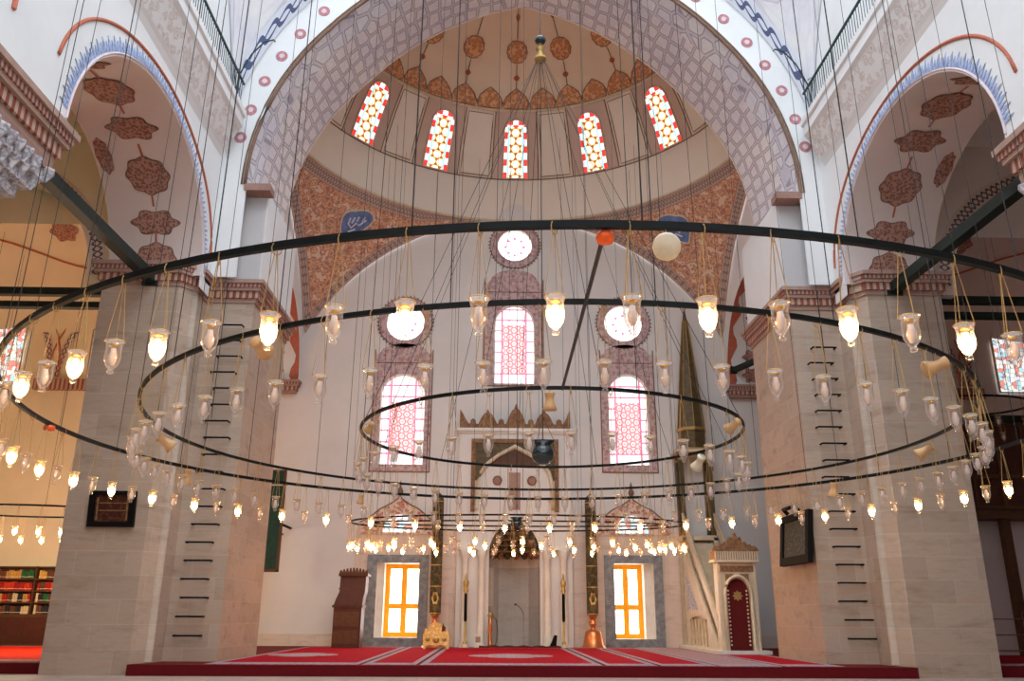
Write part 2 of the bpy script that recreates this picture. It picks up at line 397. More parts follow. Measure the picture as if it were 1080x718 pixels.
# ---- floor
b = MB('floorstone'); b.box(-27, 27, -8, 40, -.3, 0); b.build('floor', kind='structure')
b = MB('redcloth')
b.box(-10.2, 10.2, 23.3, 23.9, .0, .27); b.box(-9.89, 9.89, 23.9, YB, .0, .27); b.box(-25.4, -12.5, 23.9, 39, 0, .27); b.box(12.5, 25.4, 23.9, 39, 0, .27)
b.box(-12.5, -9.9, 28.9, 39, 0, .27); b.box(9.9, 12.5, 28.9, 39, 0, .27)
b.build('floor_carpeted_platform', kind='structure')

# ---- entrance side behind the viewer
b = MB('qibla'); b.box(-27, 27, -6.3, -6, 0, 30); b.build('wall_front', kind='structure')

# ---- qibla wall with its openings
W = {}
HOL = []
tall = [(-.96, .94, 11.6, 14.4, 15.45), (-6.05, -4.05, 7.85, 11.1, 12.0), (4.30, 6.10, 7.9, 11.15, 12.1)]
for q in tall: HOL.append(archwin(*q))
rounds = [(0, 18.5, .82), (-5.08, 14.5, .88), (5.10, 14.58, .88)]
for q in rounds: HOL.append(circ(*q))
doors = [(-5.80, -4.0, .62, 3.62), (4.30, 6.0, .60, 3.66)]
for x0, x1, z0, z1 in doors: HOL.append([(x0, z0), (x1, z0), (x1, z1), (x0, z1)])
lun = [(-4.96, .71, 4.9, .78), (5.16, .75, 4.92, .78)]
for cx, a, z0, h in lun: HOL.append(arc(cx, z0, a, h, 0, 180, 13))
HOL.append(archwin(-1.05, 1.12, .2, 4.2, 5.35))        # behind the prayer niche
b = MB('qibla', 'clad', 'whitemarble')
b.prism([(-13, -.2), (13, -.2), (13, 21), (-13, 21)], XZ(YB), 0, 1.1, 'qibla', HOL, 'whitemarble')
b.box(-27, -13, YB, YB+1, -.2, 21, 'cream'); b.box(13, 27, YB, YB+1, -.2, 21, 'soffit')
b.box(-1.6, 1.7, YB+1.1, YB+1.2, 0, 6, 'qibla')
b.build('wall_back', kind='structure')
# stone cladding around the two low windows
b = MB('clad')
for x0, x1, o, l in ((-6.78, -2.45, doors[0], lun[0]), (2.55, 7.35, doors[1], lun[1])):
    b.prism([(x0, .2), (x1, .2), (x1, 5.0), (l[0]+l[1], 5.0), (l[0]+l[1], 4.88), (l[0]-l[1], 4.88), (l[0]-l[1], 5.0), (x0, 5.0)],
            XZ(YB-.05), 0, .05, 'clad', [[(o[0], o[2]), (o[1], o[2]), (o[1], o[3]), (o[0], o[3])]])
b.box(-13, -6.78, YB-.04, YB, .27, .75, 'clad'); b.box(7.35, 13, YB-.04, YB, .27, .75, 'clad')
b.build('trim_1', kind='structure')

wn = [0]
def winobj(kind='structure'):
    wn[0] += 1; o = bpy.data.objects.new('window_%d' % wn[0], None); COL.objects.link(o); o['kind'] = 'structure'; return o
# tall stained windows: painted surround, stone rim, glass
frames = [(-1.44, 1.38, 11.46, 16.3, 17.1), (-6.42, -3.72, 7.5, 12.75, 13.35), (3.92, 6.44, 7.55, 12.85, 13.4)]
for (x0, x1, z0, zs, zt), (f0, f1, g0, g1, g2) in zip(tall, frames):
    p = winobj(); c = (f0+f1)/2; wd = (f1-f0)/2
    out = [(f0, g0), (f1, g0), (f1, g1+.45), (f1-.12, g1+.15)] + [(c+wd*.82*math.cos(math.radians(t)), g1+.12+(g2-g1)*math.sin(math.radians(t))**.8*1.0) for t in lin(12, 168, 11)] + [(f0+.12, g1+.15), (f0, g1+.45)]
    b = MB('framepaint'); b.prism(out, XZ(YB-.03), 0, .03, 'framepaint', [archwin(x0, x1, z0, zs, zt)]); b.build('painted_surround', p)
    b = MB('brownline')
    for q in ((f0, f0+.05, g0, g1+.4), (f1-.05, f1, g0, g1+.4)): b.box(q[0], q[1], YB-.045, YB-.03, q[2], q[3])
    b.box(f0, f1, YB-.045, YB-.03, g0, g0+.05); b.box(f0+.1, f1-.1, YB-.045, YB-.03, g1-.25, g1-.21)
    b.build('border_line', p)
    b = MB('g_tall'); cx = (x0+x1)/2
    b.prism([(u-cx, v-z0) for u, v in archwin(x0-.02, x1+.02, z0-.02, zs, zt+.02)], lambda u, v, d, cx=cx, z0=z0: (u+cx, YB+.22+d, v+z0), 0, .04); b.build('stained_glass', p)
    b = MB('ivory'); pts = [(u, YB+.20, v) for u, v in archwin(x0, x1, z0, zs, zt)]; b.tube(pts, .035, 'ivory', 6, True); b.build('glazing_rim', p)
for cx, cz, r in rounds:
    p = winobj()
    b = MB('framepaint'); b.prism(circ(cx, cz, r+.36, 40), XZ(YB-.03), 0, .03, 'framepaint', [circ(cx, cz, r)]); b.build('painted_surround', p)
    b = MB('brownline')
    for k in range(44):
        a = 2*PI*k/44; b.tube([(cx+(r+.36)*math.cos(a), YB-.04, cz+(r+.36)*math.sin(a)), (cx+(r+.45)*math.cos(a), YB-.04, cz+(r+.45)*math.sin(a))], .028, None, 4)
    b.tube([(u, YB-.035, v) for u, v in circ(cx, cz, r+.37, 40)], .018, None, 4, True); b.build('border_line', p)
    b = MB('g_round'); b.prism(circ(0, 0, r+.02), lambda u, v, d, cx=cx, cz=cz: (u+cx, YB+.2+d, v+cz), 0, .04); b.build('stained_glass', p)
# low casement windows
for i, (x0, x1, z0, z1) in enumerate(doors):
    p = winobj(); f0, f1 = x0-.42, x1+.38
    b = MB('greymarble'); b.prism([(f0, .27), (f1, .27), (f1, z1+.34), (f0, z1+.34)], XZ(YB-.16), 0, .16, 'greymarble', [[(x0, z0), (x1, z0), (x1, z1), (x0, z1)]]); b.build('marble_surround', p)
    b = MB('orange'); Yc = YB+.95; s = 1 if i == 0 else -1
    xa, xb = (x0-.05+.12, x1+.12) if i == 0 else (x0-.12, x1-.20)
    xa, xb = (x0+.28, x1+.10) if i == 0 else (x0-.10, x1-.36)
    yw = Yc-.02
    zm = z0+(z1-z0)*.40; xm = (xa+xb)/2
    e = .20
    holes = [[(l, lo), (r, lo), (r, hi), (l, hi)] for l, r in ((xa+e, xm-e*.6), (xm+e*.6, xb-e)) for lo, hi in ((z0+e, zm-e*.3), (zm+e*.8, z1-e))]
    b.prism([(xa, z0), (xb, z0), (xb, z1), (xa, z1)], lambda u, v, d: (u, Yc+d, v), -.05, .03, 'orange', holes)
    b.build('casement', p)
    b = MB('whitemarble'); q = (x0-.1, xa) if i == 0 else (xb, x1+.1); b.box(q[0], q[1], YB+.3, Yc+.1, z0-.05, z1+.05); b.build('reveal', p)
    b = MB('doorpane'); b.box(xa, xb, Yc+.05, Yc+.08, z0, z1); b.build('pane', p)
    # lunette window in a tiled ogee
    cx, a, zz, h = lun[i]; p = winobj(); L = 1.66 if i == 0 else 1.7
    og = [(cx-L, zz-.08), (cx+L, zz-.08), (cx+L, zz+.42), (cx+L*.78, zz+.62), (cx+L*.52, zz+.98), (cx+L*.24, zz+1.22), (cx+.10, zz+1.42), (cx, zz+1.60), (cx-.10, zz+1.42), (cx-L*.24, zz+1.22), (cx-L*.52, zz+.98), (cx-L*.78, zz+.62), (cx-L, zz+.42)]
    b = MB('tile'); b.prism(og, XZ(YB-.10), 0, .10, 'tile', [arc(cx, zz, a, h, 0, 180, 13)]); b.build('tiled_ogee', p)
    b = MB('brownline'); b.tube([(u, YB-.11, v) for u, v in og[2:-1]+[og[-1]]], .03, None, 5)
    b.lathe([(.0, 0), (.10, .08), (.14, .2), (.08, .34), (.03, .42), (.06, .5), (.02, .62), (0, .7)], None, (cx, YB-.11, zz+1.55), 8); b.build('finial', p)
    b = MB('g_side'); b.prism([(u-cx, v-zz) for u, v in arc(cx, zz-.01, a+.02, h+.02, 0, 180, 15)], lambda u, v, d, cx=cx, zz=zz: (u+cx, YB+.15+d, v+zz), 0, .04); b.build('stained_glass', p)

# ---- cornices
def offset(poly, d):
    n = len(poly); out = []
    ar = sum(poly[i][0]*poly[(i+1) % n][1]-poly[(i+1) % n][0]*poly[i][1] for i in range(n))
    sg = 1 if ar > 0 else -1
    for i in range(n):
        p0, p1, p2 = Vector(poly[i-1]), Vector(poly[i]), Vector(poly[(i+1) % n])
        e1, e2 = (p1-p0).normalized(), (p2-p1).normalized()
        n1, n2 = Vector((e1.y, -e1.x))*sg, Vector((e2.y, -e2.x))*sg
        k = (n1+n2); k /= max(.3, k.dot(n1)); out.append(tuple(p1+k*d))
    return out
def slab(b, poly, z0, z1, m): b.prism(poly, lambda u, v, d: (u, v, d), z0, z1, m)
def cornice(b, plan, z, k=1.0):
    slab(b, offset(plan, .05*k), z, z+.14*k, 'corn_b'); slab(b, offset(plan, .12*k), z+.14*k, z+.36*k, 'corn_a')
    slab(b, offset(plan, .20*k), z+.36*k, z+.46*k, 'corn_b'); slab(b, offset(plan, .24*k), z+.46*k, z+.58*k, 'corn_c')
    slab(b, offset(plan, .30*k), z+.58*k, z+.70*k, 'corn_b')
# ---- the two great piers
for sx, side in ((-1, 'left'), (1, 'right')):
    plan = [(sx*12.5, 23.5), (sx*10.25, 23.5), (sx*9.9, 24.0), (sx*9.9, 24.9), (sx*8.42, 24.9), (sx*8.42, 29.0), (sx*12.5, 29.0)]
    b = MB('stone', 'corn_a', 'corn_b', 'corn_c'); slab(b, plan, -.1, 10.75, 'stone')
    # slender shafts in the re-entrant corners
    b.lathe([(.13, 0), (.13, 10.4)], 'stone', (sx*9.97, 24.0, .3), 10)
    b.box(min(sx*12.5, sx*13.0), max(sx*12.5, sx*13.0), 24.7, 29, -.1, 10.75, 'stone')
    cornice(b, plan, 10.72)
    b.build('wall_pier_'+side, kind='structure')
    # set-back block between the cornice and the springing of the big arch
    b = MB('greyplaster', 'white', 'bracket')
    b.box(min(sx*8.35, sx*9.3), max(sx*8.35, sx*9.3), 24.9, 29, 11.4, 14.60, 'greyplaster')
    b.box(min(sx*8.33, sx*8.35), max(sx*8.33, sx*8.35), 24.92, 29, 11.4, 14.60, 'white')
    b.box(min(sx*8.15, sx*8.98), max(sx*8.15, sx*8.98), 24.36, 24.92, 14.38, 14.62, 'bracket')
    b.build('wall_impost_'+side, kind='structure')

# ---- the big arch in front of the semi-dome
def prof(side, n=49):
    """pointed arch curve; side 0 front, 1 back"""
    out = []
    for t in lin(0, 180, n):
        q = min(t, 180-t); a = math.radians(t)
        r = (8.97 + (.75*max(0, (q-40)/50)**1.4)) if side == 0 else (8.55 + 1.35*max(0, (q-42)/48)**1.4)
        out.append((r*math.cos(a), (14.6 if side == 0 else 14.75)+r*math.sin(a)))
    return out
PF, PBk = prof(0), prof(1)
b = MB('white', 'lace', 'lacedark', 'rosette', 'rosettein', 'brownline', 'bluecurl')
YF = 24.4
b.prism([(9.7, 11.4), (9.7, 30), (-9.7, 30), (-9.7, 11.4), (-8.92, 11.4), (-8.92, 14.6)] + PF[::-1][1:-1] + [(8.92, 14.6), (8.92, 11.4)], XZ(YF), 0, .05, 'white')
b.prism([(11, 14.7), (11, 30), (-11, 30), (-11, 14.7)] + PBk[::-1], XZ(28.0), 0, .05, 'tan')
L = [0]
for i in range(1, len(PF)): L.append(L[-1]+math.dist(PF[i], PF[i-1]))
ks = [0, .10, .32, .40, .7, 1.0]
def sof(i, k):
    i = int(i); a, c = PF[i], PBk[i]; z = math.sin(PI*k)*0
    step = .0 if k < .36 else .10
    u = a[0]+(c[0]-a[0])*k; v = a[1]+(c[1]-a[1])*k
    return (u, YF+k*3.6, v)
b.grid(sof, list(range(len(PF))), ks, None, lambda i, k: (L[int(i)], k*3.7), lambda i, j: 'lacedark' if j < 2 else 'lace')
b.tube([(u, YF-.01, v) for u, v in PF], .06, 'brownline', 6)
b.tube([(u*1.012, YF-.01, 14.6+(v-14.6)*1.012) for u, v in PF], .03, 'brownline', 6)
for x, z in ((-6.93, 21.31), (-7.67, 20.36), (-8.22, 19.45), (-8.70, 18.45), (-9.05, 17.34), (-9.28, 16.3), (-6.0, 22.2)):
    for s in (-1, 1):
        b.prism(circ(s*x, z, .20, 16), XZ(YF-.02), 0, .02, 'rosette'); b.prism(circ(s*x, z, .09, 10), XZ(YF-.03), 0, .02, 'rosettein')
b.build('wall_arch', kind='structure')

# ---- main dome pendentives above the balconies (nearer than the arch)
def pend(phi, r, cy, Rs2, zc, sy):
    return (r*math.cos(phi), cy+sy*r*math.sin(phi), zc+math.sqrt(max(.01, Rs2-r*r)))
M['pendwhite'] = lace('pendentive_white_painting', (.80, .80, .82), (.62, .60, .64), (.76, .75, .78), (1, 1), .8, .02, .8)
for sx, side in ((-1, 'left'), (1, 'right')):
    b = MB('pendwhite', 'bluecurl')
    cy, hx, hy = 15.4, 9.66, 9.0
    def rmax(ph): return min(hx/max(1e-4, math.cos(ph)), hy/max(1e-4, math.sin(ph)))
    phs = [math.radians(x) for x in lin(22, 68, 41)]
    def fn(ph, k, sx=sx):
        r = 9.3+(rmax(ph)-9.3)*k; x, y, z = pend(ph, r, cy, 177.0, 15.3, 1); return (sx*x, y-.03, z)
    b.grid(fn, phs, lin(0, 1, 9), 'pendwhite', lambda ph, k: (ph*10, k*4))
    # scroll border along the wall arch
    def edge(ph, j):
        k0 = 1-min(.95, .50/max(.2, rmax(ph)-9.3)); p_ = fn(ph, k0+(1-k0)*j); return (p_[0], p_[1]-.05, p_[2]-.04)
    b.grid(edge, [math.radians(x) for x in lin(43, 67, 40)], [0, 1], 'bluecurl', lambda ph, j: (ph*13, j))
    b.build('ceiling_pendentive_'+side, kind='structure', fix=True)

MEDS = ((7.4, 0), (26, 1), (48, 0), (71, 1), (92, 0), (114, 1), (135, 0))
# ---- nave side walls with their arches, barrel soffits and medallions
def lobed(r, n, amp, sx=1, sy=1, N=48):
    return [(sx*(r+amp*math.cos(n*t))*math.cos(t), sy*(r+amp*math.cos(n*t))*math.sin(t)) for t in [2*PI*k/N for k in range(N)]]
for sx, side in ((-1, 'left'), (1, 'right')):
    X0, X1 = 9.7, 12.45
    b = MB('white', 'soffit', 'medallion', 'redline', 'blueleaf', 'curlband')
    cy, a, zs, h = 19.42, 4.17, 11.1, 3.45
    hole = [(cy+a, 10.75)] + arc(cy, zs, a, h, 0, 180, 33) + [(cy-a, 10.75)]
    wall = [(7, 10.75), (7, 30), (YF+.05, 30), (YF+.05, 10.75)] + hole
    b.prism([(-6, 10.75)] + [(cy-a, 10.75)] + arc(cy, zs, a, h, 180, 0, 33) + [(cy+a, 10.75), (YF+.03, 10.75), (YF+.03, 30), (-6, 30)], YZ(sx*X0, sx), 0, .02, 'white')
    b.prism([(-6, 10.75)] + [(cy-a, 10.75)] + arc(cy, zs, a, h, 180, 0, 33) + [(cy+a, 10.75), (29, 10.75), (29, 20), (-6, 20)], YZ(sx*X1, sx), 0, .02, 'cream')
    def bar(t, k, off=0.0):
        q = math.radians(t); return (sx*(X0+(X1-X0)*k), cy+(a-off)*math.cos(q), zs+(h-off)*math.sin(q))
    b.grid(lambda t, k: bar(t, k), lin(0, 180, 41), lin(0, 1, 5), 'soffit')
    # painted medallions down the middle of the soffit
    for t, kind in MEDS:
        pts = lobed(.58, 8, .03, 1, 1, 48) if kind == 0 else lobed(.46, 6, .06, 1.35, .82, 48)
        s = math.degrees(1/3.8)
        b.prism(pts, lambda u, v, d, t=t: bar(t+v*s*.95, .5+u/(X1-X0), .03+d), 0, .0, 'medallion')
        b.prism([(u*1.07, v*1.07) for u, v in pts], lambda u, v, d, t=t: bar(t+v*s*.95, .5+u/(X1-X0), .015+d), 0, .0, 'brownline')
        b.prism([(-.03, .5), (.03, .5), (.03, 1.0), (-.03, 1.0)], lambda u, v, d, t=t: bar(t+v*s, .5+u/(X1-X0), .02), 0, 0, 'redline')
    b.prism(lobed(.5, 8, .03, .5, 1, 40), lambda u, v, d: bar(57+v*17, .90+u/(X1-X0)*.9, .02), 0, 0, 'medallion')
    # blue toothed crest, red outer line
    N = 84
    for i in range(N):
        t0, t1 = 3+174*i/N, 3+174*(i+1)/N; tm = (t0+t1)/2; o = .36 if i % 2 else .26
        P = lambda t, e: (cy+(a+e)*math.cos(math.radians(t)), zs+(h+e)*math.sin(math.radians(t)))
        b.prism([P(t0+.15, .10), P(t1-.15, .10), P(tm+.7, o*.75), P(tm, o+.08), P(tm-.7, o*.75)], YZ(sx*(X0-.02), sx), 0, .02, 'blueleaf')
    ring = [(cy+(a+.06)*math.cos(math.radians(t)), zs+(h+.06)*math.sin(math.radians(t))) for t in lin(0, 180, 61)]
    b.tube([(sx*(X0-.01), y, z) for y, z in ring], .035, 'rosettein', 4)
    b.tube([(sx*(X0-.01), cy+4.86*math.cos(math.radians(t))-.1, zs+.45+3.42*math.sin(math.radians(t))**.9) for t in lin(4, 172, 61)], .045, 'redline', 5)
    b.tube([(sx*(X0-.01), 12.9-2.2*(1-math.cos(math.radians(t))), 11.9+4.6*math.sin(math.radians(t))) for t in lin(0, 80, 20)], .06, 'redline', 5)
    # outer-bay crest of leaves near the frame edge
    for i in range(16):
        z = 12.2+i*.22; y = 12.15-.004*i*i
        b.prism([(y-.05, z-.1), (y+.16, z), (y-.05, z+.1), (y-.2, z)], YZ(sx*(X0-.02), sx), 0, .02, 'blueleaf')
    # rear part above the pier, inside the apse: arch from pier to back wall
    cy2, a2, zs2, h2 = 33.2, 4.05, 11.5, 4.0
    b.prism([(28, 11.4), (cy2-a2, 11.4)] + arc(cy2, zs2, a2, h2, 180, 0, 33) + [(cy2+a2, 11.4), (YB, 11.4), (YB, 20.5), (28, 20.5)], YZ(sx*9.8, sx), 0, .02, 'white')
    def bar2(t, k, off=0.0):
        q = math.radians(t); return (sx*(9.8+2.9*k), cy2+(a2-off)*math.cos(q), zs2+(h2-off)*math.sin(q))
    b.grid(lambda t, k: bar2(t, k), lin(0, 180, 33), lin(0, 1, 4), 'white')
    # scalloped red-brown border inside it
    for kk in (.0, .62):
        for i in range(40):
            t0, t1 = i*4.5, (i+1)*4.5
            wv = lambda t: .10+.05*math.sin(math.radians(t*16))
            b.face([bar2(t0, kk, .02), bar2(t1, kk, .02), bar2(t1, kk+wv(t1), .02), bar2(t0, kk+wv(t0), .02)], 'redline')
    for t in (8, 20, 33, 47, 62, 80):
        b.prism(lobed(.32, 6, .06, 1.2, 1, 30), lambda u, v, d, t=t: bar2(t+v*15, .38+u/2.9, .02), 0, 0, 'medallion')
    b.build('wall_'+side, kind='structure')
    # corner piers of the apse: cornice below that arch
    b = MB('corn_a', 'corn_b', 'corn_c'); plan = [(sx*13.0, YB-.02), (sx*9.95, YB-.02), (sx*9.95, YB+.3), (sx*13, YB+.3)]
    cornice(b, [(sx*13.0, YB-.25), (sx*9.9, YB-.25), (sx*9.9, YB+.3), (sx*13, YB+.3)], 11.0, .8); b.build('trim_cornice_'+side, kind='structure')
    # balcony cornice running along the nave wall
    b = MB('white', 'pleat', 'corn_b')
    prf = [(9.7, 15.35), (9.62, 15.5), (9.55, 15.6), (9.22, 16.35), (9.12, 16.45), (9.12, 16.75), (9.05, 16.8), (9.05, 17.0), (9.7, 17.0)]
    for i in range(len(prf)-1):
        (x0, z0), (x1, z1) = prf[i], prf[i+1]
        b.face([(sx*x0, 7, z0), (sx*x0, 24.0, z0), (sx*x1, 24.0, z1), (sx*x1, 7, z1)], 'pleat' if i == 2 else ('corn_b' if i in (99,) else 'white'))
    b.face([(sx*x, 24.0, z) for x, z in prf], 'white')
    b.build('trim_balcony_'+side, kind='structure')
    # railing
    g = thing('balcony_railing', ('dark green iron railing of upright bars on the white balcony at upper %s' % side), 'railing', (sx*9.15, 7, 17.0))
    b = MB('railing')
    for i in range(110):
        y = i*.155
        if y > 16.7: break
        b.tube([(0, y, 0), (0, y, .86)], .012, None, 4)
    b.build('baluster_row', g)['kind'] = 'stuff'
    b = MB('railing'); b.box(-.03, .03, 0, 16.75, .84, .90); b.build('top_rail', g)
    b = MB('railing'); b.box(-.02, .02, 0, 16.75, .04, .08); b.build('bottom_rail', g)

# ---- semi-dome of the apse with its pendentives
CY = 28.0
def shell(phi, t, off=0.0):
    if t <= 1: r, z = 9.45-.12*t, 19.8+2.2*t
    elif t <= 2: k = t-1; r, z = 9.33-1.55*k-.12*math.sin(PI*k)*-1, 22.0+2.9*k
    else:
        k = (t-2)*PI/2; r, z = 7.78*math.cos(k), 24.9+3.9*math.sin(k)
    r -= off
    return (r*math.cos(phi), CY+r*math.sin(phi), z-(off if t > 2 else 0))
b = MB('tan', 'palepanel', 'tan2', 'palmette', 'brownline', 'redline', 'ivory')
phs = [math.radians(x) for x in lin(-4, 184, 95)]
b.grid(lambda p, t: shell(p, t), phs, [0, .5, 1], 'palepanel')
b.grid(lambda p, t: shell(p, t), phs, lin(1, 2, 7), 'tan')
b.grid(lambda p, t: shell(p, t), phs, lin(2, 2.999, 14), 'tan')
b.tube([shell(p, 2, .04) for p in phs], .07, 'ivory', 6); b.tube([shell(p, 1, .02) for p in phs], .03, 'brownline', 4)
b.tube([shell(p, 0, .04) for p in phs], .06, 'ivory', 6)
WA = [90 + d for d in (-75, -50, -25, 0, 25, 50, 75)]
WP = [math.degrees(1)*0+x for x in WA]
for wa in WA:
    c = math.radians(wa); hw = math.radians(7.2)
    pt = lambda u, v, d: shell(c+u*hw, 1+v, .02+d)
    # warm painted strip that holds each window, outlined
    b.grid(lambda u, v: pt(u, v, 0), lin(-1, 1, 8), lin(0, 1, 8), 'tan2')
    for u in (-1, 1): b.tube([pt(u, k, .01) for k in lin(0, 1, 8)], .022, 'brownline', 4)
for i in range(len(WA)-1):   # outlined pale panels between
    c = math.radians((WA[i]+WA[i+1])/2); hw = math.radians(4.4)
    pt = lambda u, v, d=0: shell(c+u*hw, 1+v, .03+d)
    b.grid(lambda u, v: pt(u, v), lin(-1, 1, 6), lin(.04, .94, 7), 'palepanel')
    b.tube([pt(-1, k) for k in lin(.04, .94, 7)] + [pt(1, k) for k in lin(.94, .04, 7)], .022, 'brownline', 4, True)
# fan palmettes above the moulding, hung medallions above them
pal = [(-1, 0), (1, 0), (1.05, .35), (.85, .7), (.5, .92), (0, 1.15), (-.5, .92), (-.85, .7), (-1.05, .35)]
for i in range(19):
    c = math.radians(90+(i-9)*9.6)
    mp = lambda u, v, d, c=c: shell(c+math.radians(4.4)*u, 2.02+.14*v, .03)
    b.prism(pal, mp, 0, 0, 'palmette'); b.tube([mp(u, v, 0) for u, v in pal], .025, 'brownline', 4, True)
    if i % 2 == 1:
        mq = lambda u, v, d, c=c: shell(c+math.radians(4.3)*u/max(.35, math.cos((.40+.1*v)*PI/2)), 2.40+.075*v, .03)
        md = lobed(.82, 12, .03)
        b.prism(md, mq, 0, 0, 'palmette'); b.tube([mq(u, v, 0) for u, v in md], .02, 'brownline', 4, True)
        b.tube([shell(c, k, .03) for k in lin(2.18, 2.33, 6)], .02, 'brownline', 4); b.tube([shell(c, k, .03) for k in lin(2.47, 2.85, 9)], .02, 'brownline', 4)
        for tt in (2.25, 2.58):
            mr = lambda u, v, d, c=c, tt=tt: shell(c+math.radians(1.6)*u, tt+.024*v, .035)
            b.prism(lobed(.7, 6, .08, 1, 1, 18), mr, 0, 0, 'redline')
b.build('ceiling_semi_dome', kind='structure')
# drum windows
for wa in WA:
    c = math.radians(wa); p = winobj()
    f = lambda u, v, off=.06: shell(c+u/8.75, 1.01+.87*v/2.9, off)
    hw = lambda v: .60*(1 if v <= 2.35 else math.sqrt(max(0, 1-((v-2.35)/.56)**2)))
    vs = lin(0, 2.35, 12)+lin(2.42, 2.905, 9)
    b = MB('g_drum'); b.grid(lambda q, v: f(q*hw(v), v), lin(-1, 1, 7), vs, None, lambda q, v: (q*hw(v), v)); b.build('stained_glass', p)
    b = MB('tan2'); b.tube([f(-hw(v), v, .05) for v in vs]+[f(hw(v), v, .05) for v in vs[::-1]], .045, None, 5, True); b.build('glazing_rim', p)
# apse pendentives
for sx, side in ((-1, 'left'), (1, 'right')):
    b = MB('floral', 'chainband', 'bluedisc', 'calligraphy', 'ivory')
    hx, hy = 9.76, YB-.04-CY
    def rm(ph): return min(hx/max(1e-4, math.cos(ph)), hy/max(1e-4, math.sin(ph)))
    def zz(r): return 9.04+math.sqrt(max(.2, 205-r*r))
    def fn(ph, k, off=0.0):
        R = rm(ph); R = max(R, 9.47); r = 9.45+(R-9.45)*k
        return (sx*(r-off)*math.cos(ph), CY+(r-off)*math.sin(ph), zz(r)-off*.4)
    phs2 = [math.radians(x) for x in lin(2, 90, 89)]
    def ins(ph, kk):     # border widths measured in metres from either edge
        R = max(rm(ph), 9.47)-9.45
        w_ = min(.42, R*.40)/max(R, 1e-3); 
        if kk <= 1: return w_*kk
        if kk >= 3: return 1-w_*(4-kk)
        return w_+(1-2*w_)*(kk-1)/2
    V = [0, 1, 1.2, 1.4, 1.6, 1.8, 2, 2.2, 2.4, 2.6, 2.8, 3, 4]
    b.grid(lambda ph, k: fn(ph, ins(ph, k)), phs2, V, None, lambda ph, k: (ph*10.5, 0 if k in (0, 3) else 1),
           lambda i, j: 'chainband' if j in (0, 11) else 'floral')
    c = math.radians(45.5)
    g = lambda u, v, d: fn(c-u/11.5, .31-v/6.5, .08+d)
    b.prism(circ(0, 0, .80, 28), g, 0, 0, 'bluedisc'); b.tube([g(u, v, .0) for u, v in circ(0, 0, .84, 28)], .045, 'ivory', 4, True)
    for st in ([(-.45, .1), (-.2, -.2), (.0, .0), (.15, -.25), (.4, .0), (.42, .3)], [(-.3, .35), (-.32, -.05)], [(.0, .4), (.0, .1)], [(.2, .38), (.22, .05)], [(-.1, -.4), (.2, -.45)]):
        b.tube([g(u, v, .02) for u, v in st], .04, 'calligraphy', 4)
    # dark edging line on both walls
    b.build('ceiling_apse_pendentive_'+side, kind='structure')

